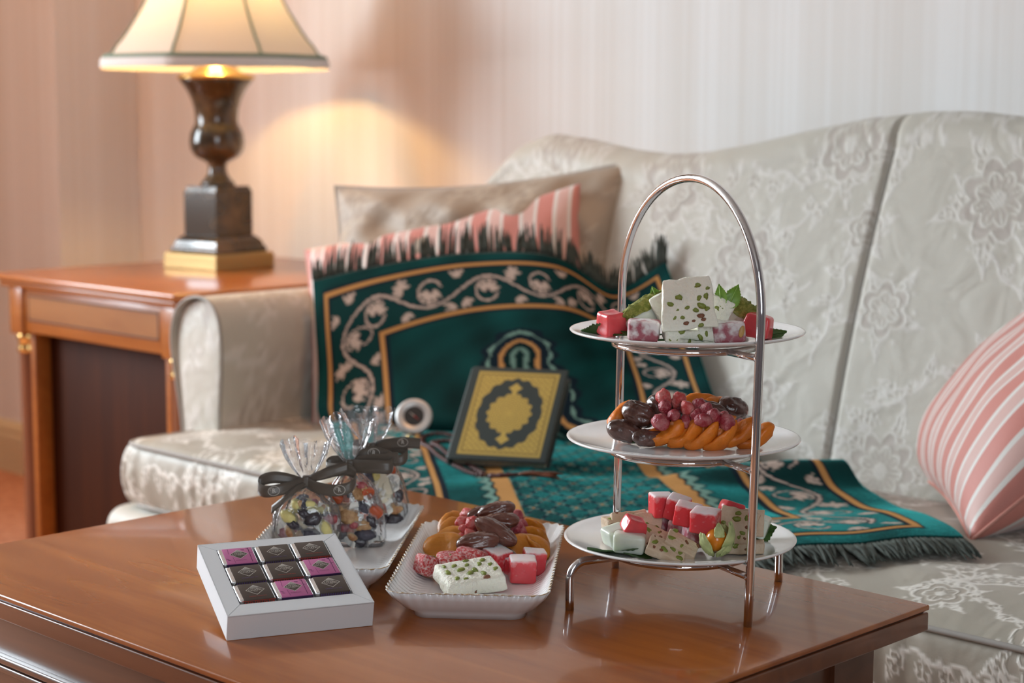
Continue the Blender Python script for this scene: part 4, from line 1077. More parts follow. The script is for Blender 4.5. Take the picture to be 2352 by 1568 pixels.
# ------------------------------------------------------------------ rectangular trays
def tray(center, ang, label):
    t_ = thing('serving_tray', label, 'tray', (center[0], center[1], TZ), (0, 0, ang), 'scalloped china trays')
    N = 400
    def outline(hx, hy, r, flute, ph=0, nfl=84):
        # rounded rectangle by arc length, with flutes
        pts = []
        segs = [(hx-r, -hy, 0)]
        per = 4*(hx-r)+4*(hy-r)+2*PI*r
        for i in range(N):
            s = i/N*per
            L1, L2, q = 2*(hy-r), 2*(hx-r), PI*r/2
            k = s
            if k < L1: x, y, nx, ny = hx, -(hy-r)+k, 1, 0
            elif k < L1+q: a = (k-L1)/r; x, y, nx, ny = hx-r+r*math.cos(a), hy-r+r*math.sin(a), math.cos(a), math.sin(a)
            elif k < L1+q+L2: k -= L1+q; x, y, nx, ny = hx-r-k, hy, 0, 1
            elif k < L1+2*q+L2: a = (k-L1-q-L2)/r+PI/2; x, y, nx, ny = -(hx-r)+r*math.cos(a), hy-r+r*math.sin(a), math.cos(a), math.sin(a)
            elif k < 2*L1+2*q+L2: k -= L1+2*q+L2; x, y, nx, ny = -hx, hy-r-k, -1, 0
            elif k < 2*L1+3*q+L2: a = (k-2*L1-2*q-L2)/r+PI; x, y, nx, ny = -(hx-r)+r*math.cos(a), -(hy-r)+r*math.sin(a), math.cos(a), math.sin(a)
            elif k < 2*L1+3*q+2*L2: k -= 2*L1+3*q+L2; x, y, nx, ny = -(hx-r)+k, -hy, 0, -1
            else: a = (k-2*L1-3*q-2*L2)/r+1.5*PI; x, y, nx, ny = hx-r+r*math.cos(a), -(hy-r)+r*math.sin(a), math.cos(a), math.sin(a)
            f = flute*math.cos(2*PI*nfl*i/N)
            pts.append((x+nx*f, y+ny*f, f))
        return pts
    def ring(hx, hy, r, z, flute, zf=0): return [(x, y, z+zf*f) for x, y, f in outline(hx, hy, r, flute)]
    HX, HY = .0755, .146
    rings = [ring(HX*.66, HY*.82, .014, .0004, 0), ring(HX*.685, HY*.835, .015, .000, 0), ring(HX*.70, HY*.845, .016, .0045, 0), ring(HX*.82, HY*.91, .018, .0105, .00005), ring(HX*.945, HY*.97, .018, .0215, .0003), ring(HX, HY, .017, .0295, .0012, .5),
             ring(HX*.985, HY*.993, .017, .0298, .0012, .5), ring(HX*.925, HY*.962, .017, .0225, .0010), ring(HX*.82, HY*.91, .016, .0125, .0006), ring(HX*.71, HY*.853, .014, .0075, .0003), ring(HX*.62, HY*.81, .012, .0064, 0)]
    V = [p for rg in rings for p in rg]; F = []
    for i in range(len(rings)-1):
        for k in range(N): F.append([i*N+k, i*N+(k+1) % N, (i+1)*N+(k+1) % N, (i+1)*N+k])
    F.append([(len(rings)-1)*N+k for k in range(N)]); F.append(list(range(N))[::-1])
    obj('dish', mk_mesh('tray_dish', V, F, M_traychina), t_)
    rg = outline(HX*.993, HY*.9965, .017, .0012)
    obj('gilt_rim', mk_mesh('gilt_rim', *tube([(x, y, .0296+.5*f) for x, y, f in rg], .00065, 6, True), M_gold), t_)
    return t_
TANG = math.atan2(.642, .766)
tray((-1.2245, 1.205), TANG, 'white scalloped tray of dates, apricots and jelly beside the tiered stand')
tray((-1.400, 1.165), TANG, 'white scalloped tray with gilt rim holding the three tied bags')
TR = Vector((.766, .642, 0)); TD = Vector((-.642, .766, 0))

# ------------------------------------------------------------------ text and small printed marks
def text_mesh(txt, size, mat, name, extr=0):
    cu = bpy.data.curves.new(name, 'FONT'); cu.body = txt; cu.size = size; cu.align_x = 'CENTER'; cu.align_y = 'CENTER'; cu.resolution_u = 3
    o = bpy.data.objects.new(name, cu); COL.objects.link(o)
    bpy.context.view_layer.update()
    me = bpy.data.meshes.new_from_object(o.evaluated_get(bpy.context.evaluated_depsgraph_get()))
    me.name = name
    bpy.data.objects.remove(o); bpy.data.curves.remove(cu)
    V = np.array([v.co[:] for v in me.vertices]); F = [list(p.vertices) for p in me.polygons]
    bpy.data.meshes.remove(me)
    return V, F
def diamond_ring(a, b, w):
    o = [(a, 0), (0, b), (-a, 0), (0, -b)]; k = 1-w/a
    V = [(x, y, 0) for x, y in o]+[(x*k, y*k, 0) for x, y in o]
    return np.array(V), [[i, (i+1) % 4, 4+(i+1) % 4, 4+i] for i in range(4)]
def flat(V, F): return (np.asarray(V, float), F)

# ------------------------------------------------------------------ gift box with chocolates
Wb, Tb, TILT = .1345, .0245, math.radians(15)
wv = Vector((.4108, .9117, 0)); nv_ = Vector((-.9117, .4108, 0))
by = (nv_*math.cos(TILT)+Vector((0, 0, math.sin(TILT)))); bz = wv.cross(by)
BXM = Matrix((wv, by, bz)).transposed()
A0 = Vector((-1.247, .9114, .4603))
gb = thing('gift_box', 'open white card box of nine chocolates tilted against the tray', 'box', A0)
gb.rotation_mode = 'QUATERNION'; gb.rotation_quaternion = BXM.to_quaternion()
wt = .0012
obj('tray_base', mk_mesh('box_base', *box(wt, Wb-wt, wt, Wb-wt, 0, wt), M_card, False), gb)
for nm, a in (('side_panel', (0, Wb, 0, wt)), ('side_panel', (0, Wb, Wb-wt, Wb)), ('side_panel', (0, wt, wt, Wb-wt)), ('side_panel', (Wb-wt, Wb, wt, Wb-wt))):
    obj(nm, mk_mesh(nm, *bbox(a[0], a[1], a[2], a[3], 0, Tb, .0004, 2), M_card, False), gb)
i0, i1, j0, j1 = .0150, Wb-.0145, .0185, Wb-.0135
def lid(pts):
    V = [(x, y, Tb) for x, y in pts]+[(x, y, Tb-.001) for x, y in pts]; n = len(pts)
    return np.array(V), [list(range(n)), [n+i for i in range(n)][::-1]]+[[i, n+i, n+(i+1) % n, (i+1) % n] for i in range(n)]
g = .00035
for pts in ([(g, 0), (Wb-g, 0), (i1-g, j0), (i0+g, j0)], [(Wb, g), (Wb, Wb-g), (i1, j1-g), (i1, j0+g)], [(Wb-g, Wb), (g, Wb), (i0+g, j1), (i1-g, j1)], [(0, Wb-g), (0, g), (i0, j0+g), (i0, j1-g)]):
    v, f = lid(pts); obj('lid_flap', mk_mesh('lid_flap', v, f, M_card, False), gb)
for a in (box(i0-.0006, i0, j0, j1, wt, Tb-.001), box(i1, i1+.0006, j0, j1, wt, Tb-.001), box(i0, i1, j0-.0006, j0, wt, Tb-.001), box(i0, i1, j1, j1+.0006, wt, Tb-.001)):
    obj('inner_wall', mk_mesh('inner_wall', *a, M_card, False), gb)
obj('inner_floor', mk_mesh('inner_floor', *box(i0, i1, j0, j1, Tb-.0078, Tb-.0073), M_card, False), gb)
CS = (i1-i0)/3; RS = (j1-j0)/3
cw, ch, ct = CS*.95, RS*.87, .0078
foil = mk_mesh('foil', *rbox(cw/2, ch/2-.0006, ct/2, .0014, (8, 8, 3), 3), M_foil)
V, F = rbox(cw/2-.0022, ch/2, ct/2+.0002, .0009, (1, 1, 1), 2)
V[:, 0] += .0014
wrapB = mk_mesh('wrapper', V, F, M_choc_brown); wrapP = mk_mesh('wrapper', V, F, M_choc_pink)
zt_ = ct/2+.0003
dia = diamond_ring(.0088, .0088, .0007); dia = (dia[0]+np.array([.0014, .0022, zt_+.0001]), dia[1])
dfill = (np.array([(.0088, 0, 0), (0, .0088, 0), (-.0088, 0, 0), (0, -.0088, 0)])+np.array([.0014, .0022, zt_+.00005]), [[0, 1, 2, 3]])
lines = []
for q in range(4):
    yv = .0022+.0076-q*.0011; hw = (.0088-(yv-.0022))*.8
    lines.append(box(.0014-hw, .0014+hw, yv-.00022, yv+.00022, zt_, zt_+.00015))
t1 = text_mesh('MICHEL', .0023, None, 'm'); t2 = text_mesh('CLUIZEL', .0034, None, 'c'); t3 = text_mesh('PARIS', .0013, None, 'p')
emb = mk_mesh('emblem', *join(dia, *lines, (t1[0]+np.array([.0014, .0042, zt_+.0002]), t1[1]), (t2[0]*np.array([1.0, 1.1, 1])+np.array([.0014, .0017, zt_+.0002]), t2[1]), (t3[0]+np.array([.0014, -.0008, zt_+.0002]), t3[1])), M_print_white, False)
embfill = mk_mesh('emblem_ground', *dfill, M_choc_brown, False)
def capt(txt, m):
    v, f = text_mesh(txt, .0020, None, 't'); return mk_mesh('caption', v+np.array([.0014, -.0092, zt_+.0002]), f, m, False)
cap = {'red': capt('GRAND NOIR 85%', M_print_red), 'purple': capt('GRAND LAIT 45%', M_print_purple), 'pink': capt('MARALUMI', M_print_plum)}
def edging(kind):
    parts = []; y = -ch/2-.00015
    n = 13; x0, x1 = -cw/2+.004, cw/2-.001
    for q in range(n):
        a = x0+(x1-x0)*(q+.5)/n; h = (x1-x0)/n*.42
        if kind == 'red':
            if q % 3: parts.append((np.array([(a-h, y, -.003), (a-h*.2, y, -.003), (a+h, y, .0026), (a+h*.2, y, .0026)]), [[0, 1, 2, 3]]))
            else: parts.append((np.array([(a+h*1.1*math.cos(w_), y, .0022*math.sin(w_)) for w_ in np.linspace(0, 2*PI, 9)[:-1]]), [list(range(8))]))
        else:
            parts.append((np.array([(a-h, y, -.003), (a-h*.5, y, -.003), (a+h*.3, y, .003), (a-h*.2, y, .003)]), [[0, 1, 2, 3]]))
            parts.append((np.array([(a+h*.3, y, .003), (a+h*.7, y, .003), (a+h, y, -.003), (a+h*.6, y, -.003)]), [[0, 1, 2, 3]]))
    if kind == 'red': parts.append(box(x0-.002, x1+.001, y, y+.0001, -.0037, -.0031)); parts.append(box(x0-.002, x1+.001, y, y+.0001, .0029, .0034))
    return join(*parts)
edg = {'red': mk_mesh('edge_pattern', *edging('red'), M_print_red, False), 'purple': mk_mesh('edge_pattern', *edging('purple'), M_print_purple, False)}
pinkband = mk_mesh('edge_band', *box(-cw/2+.0036, cw/2-.0006, -ch/2-.0002, -ch/2+.0004, -.0038, .0034), M_choc_purpleband, False)
def vine_lines():
    ps = []
    def seg(x0, y0, x1, y1, w_):
        d = Vector((x1-x0, y1-y0)).normalized(); n_ = Vector((-d.y, d.x))*w_/2
        ps.append((np.array([(x0+n_.x, y0+n_.y, zt_+.00005), (x1+n_.x, y1+n_.y, zt_+.00005), (x1-n_.x, y1-n_.y, zt_+.00005), (x0-n_.x, y0-n_.y, zt_+.00005)]), [[3, 2, 1, 0]]))
    seg(cw*.36, ch*.46, cw*.34, -ch*.46, .0006); seg(-cw*.22, ch*.46, -cw*.24, ch*.12, .0003); seg(-cw*.16, -ch*.1, -cw*.14, -ch*.46, .0003)
    seg(cw*.14, ch*.36, cw*.24, ch*.34, .0009); seg(-cw*.36, -ch*.16, -cw*.28, -ch*.20, .0008); seg(-cw*.33, -ch*.26, -cw*.25, -ch*.27, .0006); seg(cw*.36, ch*.40, cw*.30, ch*.44, .0009); seg(cw*.36, ch*.15, cw*.43, ch*.12, .0006)
    return join(*ps)
vinem = mk_mesh('vine_print', *vine_lines(), M_print_plum, False)
kinds = [['pink', 'purple', 'red'], ['purple', 'red', 'pink'], ['red', 'pink', 'purple']]
rowname = ['back row', 'middle row', 'front row']; colname = ['at the end by the window side', 'in its centre', 'at the end nearest the tray']
cn_ = {'pink': 'pink-wrapped', 'purple': 'brown-wrapped, purple-edged', 'red': 'brown-wrapped, red-edged'}
posn = {0: 'leftmost in', 1: 'middle one in', 2: 'rightmost in'}
for r_ in range(3):
    for c_ in range(3):
        k = kinds[r_][c_]
        lp = Vector((i0+CS*(c_+.5)+random.uniform(-.0003, .0003), j1-RS*(r_+.5)+.0018+random.uniform(-.0003, .0003), Tb-.0098+.0028+ct/2+(.0005 if c_ == 2 else 0)))
        wp = A0+BXM @ lp
        o = thing('chocolate', '%s chocolate square, %s the %s of the white box' % (cn_[k], posn[c_], rowname[r_]), 'chocolate', wp, None, 'chocolates in the white box')
        o.rotation_mode = 'QUATERNION'; o.rotation_quaternion = (BXM @ Matrix.Rotation(random.uniform(-.02, .02), 3, 'Z')).to_quaternion()
        obj('foil', foil, o); w_ = obj('wrapper', wrapP if k == 'pink' else wrapB, o)
        if k == 'pink': obj('emblem_ground', embfill, w_); obj('vine_print', vinem, w_); obj('edge_band', pinkband, w_)
        else: obj('edge_pattern', edg[k], w_)
        obj('emblem', emb, w_); obj('caption', cap[k], w_)

# ------------------------------------------------------------------ food builders
def lump(name, mat, rx, ry, rz, seed, amp=.12, sc=1.6, base=ICO3, wr=0, wrs=5):
    V, F = base
    n = nz(V, sc, seed, 2)
    r = 1+amp*n
    if wr:
        q = V*np.array([1, 2.4, 2.4]); r = r+wr*(np.abs(nz(q, wrs*.45, seed+9, 1))-.2)
    return mk_mesh(name, V*r[:, None]*np.array([rx, ry, rz]), F, mat)
def soft_cube(name, mat, sx, sy, sz, r, seed, amp=.0008, n=(6, 6, 6), sc=60, taper=0, skew=0):
    V, F = rbox(sx/2, sy/2, sz/2, r, n, 3)
    L = np.linalg.norm(V, axis=1, keepdims=True)+1e-9
    nn = np.array([noise.noise(Vector(v)*sc+Vector((seed*2.1, seed, 0))) for v in V])
    n2 = np.array([noise.noise(Vector(v)*sc*.35+Vector((seed*1.1, 5+seed, 3))) for v in V])
    V = V+V/L*(nn*amp+n2*amp*1.8)[:, None]
    if taper: V[:, 0] *= 1-taper*V[:, 2]/(sz/2); V[:, 1] *= 1-taper*.6*V[:, 2]/(sz/2)
    if skew: V[:, 0] += skew*V[:, 2]
    return mk_mesh(name, V, F, mat)
def apricot_mesh(mat, k):
    V, F = ICO3
    x, y, z = V.T
    n = nz(V, 1.3, k+40, 2); n3 = nz(V, 3.4, k+60, 2)
    R = 1+.13*n+.035*n3
    X = x*.0205*R; Y = y*.0165*R; th = .0068*(1+.25*np.cos(np.arctan2(y, x)*2+k)+.18*n3)
    Zz = z*th - .0042*np.exp(-((x*x+y*y)/.22))*(z > 0) + .0035*(x*x) - .0014*np.exp(-(y/.18)**2)*(z > 0)
    return mk_mesh('apricot', np.stack([X, Y, Zz], -1), F, mat)
def date_mesh(mat, k, L=.0185, R=.0115):
    V, F = ICO4
    x, y, z = V.T
    ang = np.arctan2(z, y)
    fold = np.array([noise.noise(Vector((v[0]*1.3+k*3, math.cos(a)*2.6, math.sin(a)*2.6+k))) for v, a in zip(V, ang)])
    fine = np.array([noise.noise(Vector((v[0]*2.2-k, math.cos(a)*4.4, math.sin(a)*4.4))) for v, a in zip(V, ang)])
    r = 1+.20*fold+.15*(.40-np.abs(fine)*1.9)
    sx = np.sign(x)*np.abs(x)**.85
    return mk_mesh('date', np.stack([sx*L, y*R*r, z*R*.92*r], -1), F, mat)
def leaf_mesh(name, mat, L, W, serr, curl, seed, lob=0.0, n=22, m=8, stem=True):
    r = random.Random(seed); V, F = [], []
    for i in range(n+1):
        t_ = i/n
        w_ = W*(math.sin(PI*min(1, t_**.7*.97+.02)))*(1+serr*((i*5/ (n) * 2) % 1-.5))*(1+lob*math.cos(t_*4*PI))
        for j in range(-m, m+1):
            s_ = j/m
            V.append((t_*L, s_*w_, curl*(t_-.5)**2*L+.12*W*abs(s_)+.05*W*math.sin(t_*9+s_*4+seed)))
    k = 2*m+1
    F = [[i*k+j, (i+1)*k+j, (i+1)*k+j+1, i*k+j+1] for i in range(n) for j in range(k-1)]
    b = len(V)
    sv, sf = tube([(-.25*L if stem else 0, 0, .001), (.3*L, 0, curl*.04*L+.0012), (.9*L, 0, curl*.16*L+.0012)], [.0011, .0009, .0004], 5)
    V = np.array(V); V, F = join((V, F), (sv, sf))
    return mk_mesh(name, V, F, mat)
pist_v = [lump('pistachio', M_pist, .0032, .0021, .0013, s, .45, 1.7, ICO2) for s in range(4)]
chip_v = [lump('nut_chip', M_nutbrown, .0022, .0014, .0010, s+5, .3, 1.5, ICO2) for s in range(2)]
def studs(o, sx, sy, sz, n, seed, faces, chips=.2, spots=None, size=1.0):
    """pistachio pieces half sunk into the faces of a slab (children)"""
    r = random.Random(seed)
    for i in range(n):
        f = r.choice(faces)
        u, v = r.uniform(-.42, .42), r.uniform(-.42, .42)
        if f == 'z': p = (u*sx, v*sy, sz/2-.0006); rot = (0, 0, r.uniform(0, 6.28))
        elif f == 'y': p = (u*sx, -sy/2+.0006, v*sz); rot = (PI/2, r.uniform(0, 6.28), 0)
        else: p = ((sx/2-.0004)*(1 if f == 'x' else -1), u*sy, v*sz); rot = (r.uniform(0, 6.28), PI/2, 0)
        c = r.random() < chips
        obj('nut_chip' if c else 'pistachio', r.choice(chip_v if c else pist_v), o, p, rot, r.uniform(.7, 1.25)*size)
def food(name, me, loc, rot=None, label='', cat='', group=None, scale=None):
    return tag(obj(name, me, None, loc, rot, scale), label, cat, group)

cubes = [soft_cube('jelly_cube', M_lokum_red, .022, .022, .021, .0022, k, .0007) for k in range(3)]
wets = [soft_cube('jelly_cube', M_lokum_wet, .022, .022, .021, .0030, k+9, .0016, taper=.08) for k in range(2)]
pdrs = [soft_cube('jelly_cube', M_lokum_pdr, .028, .021, .018, .0028, k+3, .0013) for k in range(2)]
dusts = [soft_cube('jelly_cube', M_lokum_dust, .022, .022, .018, .0025, k+6, .0010) for k in range(2)]
cocos = [soft_cube('jelly_cube', M_lokum_coco, .026, .024, .022, .0040, k+12, .0018) for k in range(3)]
whites = [soft_cube('jelly_cube', M_lokum_white, .028, .022, .019, .0035, k+15, .0012) for k in range(2)]
greys = soft_cube('jelly_cube', M_lokum_grey, .028, .020, .025, .0040, 21, .0014)
dates = [date_mesh(M_date, k) for k in range(3)]; dates_r = [date_mesh(M_date_red, k+3, .0205, .0095) for k in range(3)]
cherries = [lump('cherry', M_cherry, .0078, .0067, .0063, k, .26, 1.2, ICO3, .14, 4) for k in range(4)]
cherries_lt = [lump('cherry', M_cherry_lt, .0080, .0067, .0063, k+7, .26, 1.2, ICO3, .14, 4) for k in range(4)]
apris = [apricot_mesh(M_apricot, k) for k in range(4)]; apris_b = [apricot_mesh(M_apricot_br, k+4) for k in range(3)]

# ------------------------------------------------------------------ top plate
G = 'sweets on the top plate'
o = food('nougat_slab', soft_cube('nougat_slab', M_nougat, .0465, .0115, .047, .0015, 1, .0013, (30, 8, 30), 120, taper=.10), (-1.0120, 1.2600, .7520), CF(-9, -6, -4), 'large cream nougat slab with pistachios standing upright at front of top plate', 'nougat', G)
for (u, v, a, s) in ((.010, .016, .3, 1.25), (.0185, .0125, .5, 1.0), (-.0075, .0065, -.2, 1.3), (.0105, .0045, 1.0, 1.1), (.0165, .0055, 1.5, 1.25), (-.0160, .0010, -.5, 1.2), (.0120, -.0030, -.6, 1.55), (.0060, -.0062, -.2, 1.2), (-.0010, -.0035, .2, .9), (.0170, -.0060, .5, 1.0), (-.0130, -.0115, .9, .9), (-.0065, -.0120, .1, 1.0), (-.0100, -.0050, 0, .6), (.0100, -.0205, 0, 1.0)):
    obj('pistachio', random.choice(pist_v), o, (u, -.0054, v), (PI/2, -a, 0), s*.9)
for (u, v, s) in ((.0105, -.0120, 1.6), (.0035, -.0160, .9), (-.0035, -.0175, 1.3), (.0125, -.0155, 1.1)):
    obj('nut_chip', random.choice(chip_v), o, (u, -.0058, v), (PI/2, 0, 0), s)
o = food('nougat_slab', soft_cube('nougat_slab', M_nougat, .050, .032, .0125, .0025, 2, .0010, (20, 14, 6), 110), (-1.0185, 1.2720, .7225), CF(3, 1, 3), 'cream nougat slab lying flat beneath the large upright slab', 'nougat', G)
studs(o, .050, .032, .0125, 7, 4, ['y'], .15)
o = food('nougat_slab', soft_cube('nougat_slab', M_nougat, .036, .012, .022, .002, 3, .0010, (12, 6, 10), 110), (-1.0120, 1.2965, .7455), CF(-15, 22, -5), 'small cream nougat slab tucked behind the large slab, beside the bright leaf', 'nougat', G)
studs(o, .036, .012, .022, 6, 8, ['y'], .2)
o = food('nougat_slab', soft_cube('nougat_slab', M_nougat, .022, .012, .026, .002, 4, .0010, (8, 6, 10), 110), (-1.0560, 1.2800, .7440), CF(-10, -25, 10), 'cream nougat slab peeping out behind the large slab near the pistachio log', 'nougat', G)
o = food('nougat_slab', soft_cube('nougat_slab', M_nougat, .034, .014, .016, .002, 5, .0010, (10, 6, 8), 110), (-.9990, 1.2830, .7300), CF(0, 15, 15), 'low cream nougat piece between the large slab and the greyish jelly', 'nougat', G)
food('jelly_cube', wets[0], (-1.0970, 1.2520, .7285), CF(6, -8, 28), 'glossy red jelly cube at the edge of the top plate below the handle', 'jelly', G, (1.0, 1.0, 1.05))
food('jelly_cube', wets[1], (-.9830, 1.3290, .7285), CF(-4, 10, -25), 'glossy red jelly cube behind the front pole on the top plate', 'jelly', G, (1.15, 1.0, 1.08))
food('jelly_cube', whites[0], (-1.0740, 1.2700, .7285), CF(-10, -30, 20), 'whitish translucent jelly piece behind the powdered cube on the top plate', 'jelly', G, (1.0, .9, 1.05))
food('jelly_cube', greys, (-1.0150, 1.3340, .7305), CF(0, 8, -15), 'greyish jelly piece with brown nut specks on the top plate', 'jelly', G)
o = food('jelly_cube', pdrs[0], (-1.0490, 1.2410, .7260), CF(0, 3, -6), 'powder-dusted plum jelly cube between red cube and nougat', 'jelly', G)
o = food('jelly_cube', pdrs[1], (-.9880, 1.2905, .7258), CF(0, -4, -4), 'powder-dusted plum jelly cube with an almond sliver in its end', 'jelly', G, (1.05, 1, 1))
obj('almond_sliver', lump('almond_sliver', M_almond, .0026, .0012, .0058, 3, .1, 1.5, ICO2), o, (.0105, -.0102, .001), (0, .25, .2))
def pist_log(L, loc, rot, label, seed):
    o = food('pistachio_log', lump('pistachio_log', M_pistdust, L/2, .0085, .0085, seed, .16, 2.2, ICO4, .15, 9), loc, rot, label, 'pistachio sweet', G)
    r = random.Random(seed)
    for i in range(14):
        a = r.uniform(0, 6.28); t_ = r.uniform(-.7, .7)
        obj('pistachio', r.choice(pist_v), o, (t_*L/2, .008*math.cos(a)*math.sqrt(1-t_*t_*.8), .008*math.sin(a)*math.sqrt(1-t_*t_*.8)), (r.uniform(0, 6), r.uniform(0, 6), r.uniform(0, 6)), r.uniform(.6, 1.1))
pist_log(.052, (-1.0720, 1.2740, .7460), CF(0, -26, 8), 'crumbly green pistachio log leaning over the whitish jelly', 3)
pist_log(.040, (-1.0050, 1.3290, .7450), CF(0, 30, -12), 'crumbly green pistachio log behind the greyish jelly', 5)
food('jelly_cube', cocos[0], (-1.0660, 1.2930, .7350), CF(0, 10, 30), 'sugared red jelly piece half hidden behind nougat and pistachio log', 'jelly', G, .7)
food('physalis_berry', lump('physalis_berry', M_physalis, .0085, .0085, .0085, 2, .02, 1), (-1.0600, 1.3040, .7440), None, 'orange physalis berry mostly hidden behind the top plate nougat', 'berry', G)
lf = leaf_mesh('celery_leaf', M_leaf_lt, .022, .006, .30, .6, 3, stem=False)
food('green_leaf', lf, (-1.0050, 1.3010, .7470), CF(72, -96, 0) , 'bright green leaf sticking up behind the nougat on the top plate', 'leaf', 'leaves on the top plate')
food('green_leaf', leaf_mesh('celery_leaf', M_leaf_lt, .024, .008, .3, .6, 4, stem=False), (-1.0010, 1.3050, .7460), CF(78, -66, 0), 'second bright green leaf fanned behind the small nougat slab', 'leaf', 'leaves on the top plate')
food('green_leaf', leaf_mesh('celery_leaf', M_leaf_lt, .015, .005, .3, .8, 5, stem=False), (-1.0640, 1.2790, .7500), CF(80, -110, 0), 'narrow yellow-green leaf on top of the leaning pistachio log', 'leaf', 'leaves on the top plate')
food('green_leaf', leaf_mesh('dark_leaf', M_leaf, .030, .015, .35, .3, 6, stem=False), (-1.1000, 1.2560, .7175), CF(38, 0, 172), 'dark green leaf under the red cube at the edge of top plate', 'leaf', 'leaves on the top plate')
food('green_leaf', leaf_mesh('dark_leaf', M_leaf, .044, .012, .35, .4, 7), (-1.0820, 1.2480, .7172), CF(0, 0, -22), 'dark green leaf running under the powdered cube of the top plate', 'leaf', 'leaves on the top plate')
food('green_leaf', leaf_mesh('dark_leaf', M_leaf, .034, .013, .35, .4, 8, stem=False), (-.9920, 1.3290, .7175), CF(34, -2, 8), 'dark green leaf reaching past the red cube behind the pole', 'leaf', 'leaves on the top plate')
food('green_leaf', leaf_mesh('dark_leaf', M_leaf, .066, .018, .3, .2, 9), (-1.0300, 1.2530, .7168), CF(0, 0, 6), 'dark green leaf beneath the flat nougat slab', 'leaf', 'leaves on the top plate')

# ------------------------------------------------------------------ middle plate
G = 'fruit on the middle plate'
DL = 'wrinkled brown date '
for me, P, R_, s, L_ in (
    (0, (-1.0864, 1.2609, .6250), (0, 14, -12), (1.0, 1, .95), DL+'lying lowest at the open end of the middle plate'),
    (1, (-1.0802, 1.2736, .6410), (0, 18, -20), (.95, 1.15, 1.15), DL+'resting on the lowest date of the middle plate'),
    (2, (-1.0690, 1.2940, .6440), (8, 38, -30), (.95, 1.1, 1.15), DL+'upright beside the uppermost cherry of the middle plate'),
    (0, (-1.0660, 1.3150, .6390), (0, 10, 30), (.9, 1, 1), DL+'deep behind the cherries on the middle plate'),
    (1, (-1.0500, 1.3420, .6400), (0, 12, 5), (1.05, .95, .9), DL+'long and flat along the back of the middle plate'),
    (2, (-1.0420, 1.3684, .6390), (0, 16, 20), (.9, 1.12, 1.12), DL+'set apart at the far back of the middle plate'),
    (1, (-1.0600, 1.2640, .6220), (0, 5, 15), (.9, .8, .8), DL+'in the shadow between lowest date and first apricot'),
    (0, (-1.0110, 1.3500, .6280), (0, 0, 60), (.9, .9, .9), DL+'low behind the last apricots of the middle plate'),
    (2, (-1.0400, 1.3000, .6270), (0, 0, 40), (1.1, 1.1, 1.1), DL+'buried under the cherries of the middle plate')):
    food('date', dates[me], P, CF(*R_), L_, 'date', G, s)
cps = [(-1.0616, 1.2870, .6570), (-1.0511, 1.2970, .6550), (-1.0340, 1.2905, .6490), (-1.0430, 1.2800, .6430), (-1.0470, 1.2660, .6380), (-1.0240, 1.2905, .6440), (-1.0120, 1.2850, .6420), (-1.0090, 1.2970, .6440), (-.9990, 1.3040, .6400), (-1.0000, 1.3265, .6350), (-1.0080, 1.3060, .6340), (-1.0330, 1.2870, .6370), (-1.0560, 1.3020, .6470), (-1.0330, 1.3120, .6420), (-1.0200, 1.3250, .6380), (-1.0160, 1.3050, .6370), (-1.0250, 1.2950, .6330), (-1.0540, 1.2800, .6500), (-1.0290, 1.3010, .6520), (-1.0180, 1.2960, .6490)]
szs = [1.05, 1.0, 1.05, .95, 1.25, .95, 1.05, 1.1, 1.15, .75, 1.05, .95, .9, .9, .9, .95, .95, .9, 1.0, .95]
ORD = ['first', 'second', 'third', 'fourth', 'fifth', 'sixth', 'seventh', 'eighth', 'ninth', 'tenth', 'eleventh', 'twelfth', 'thirteenth', 'fourteenth', 'fifteenth', 'sixteenth', 'seventeenth', 'eighteenth', 'nineteenth', 'twentieth', 'twenty-first']
mo = sorted([i for i in range(len(cps)) if i not in (0, 4)], key=lambda i: Vector(cps[i]).dot(RV)); mrank = {i: k for k, i in enumerate(mo)}
for i, (p, s) in enumerate(zip(cps, szs)):
    if i == 0: food('cherry', cherries_lt[0], p, (1, 2, 3), 'bright red candied cherry at the very top of the middle plate', 'cherry', G, s)
    elif i == 4: food('cherry', cherries[1], p, (1, 0, 3), 'biggest dark cherry, right above the first apricot on the middle plate', 'cherry', G, s)
    else: food('cherry', (cherries_lt if i in (1, 2) else cherries)[i % 4], p, (i*1.3, i*2.1, i*.7), '%s dark sugared cherry on the middle plate, counted from the date end' % ORD[mrank[i]], 'cherry', G, s)
AL = 'orange dried apricot '
for k, P, R_, s, L_ in (
    (0, (-1.0490, 1.2740, .6250), (38, -22, -8), (1.10, .62, 1.55), AL+'nearest the dates in the front row of the middle plate'),
    (1, (-1.0311, 1.2840, .6260), (40, -36, -6), (1.0, .62, 1.6), AL+'second from the dates in the front row of the middle plate'),
    (2, (-1.0173, 1.2914, .6255), (40, -38, -4), (1.02, .62, 1.6), AL+'third from the dates in the front row of the middle plate'),
    (3, (-1.0047, 1.3023, .6245), (40, -38, 0), (1.0, .60, 1.55), AL+'fourth from the dates in the front row of the middle plate'),
    (0, (-.9970, 1.3170, .6265), (38, -28, 4), (1.12, .66, 1.5), AL+'fifth from the dates, just before the front pole'),
    (1, (-.9880, 1.3330, .6225), (36, -26, 8), (1.0, .62, 1.45), AL+'sixth from the dates, seen past the front pole on the middle plate'),
    (2, (-1.0960, 1.2740, .6320), (60, -50, 25), (1.05, 1, 1), AL+'standing on edge behind the dates at the open end'),
    (3, (-1.0640, 1.3480, .6430), (40, 0, 0), (.9, .9, 1), AL+'peeping out at the back of the middle plate heap'),
    (0, (-1.0480, 1.3600, .6400), (40, 10, 0), (.9, .9, 1), AL+'at the back of the middle plate beside the far date')):
    food('apricot', apris[k], P, CF(*R_), L_, 'apricot', G, s)
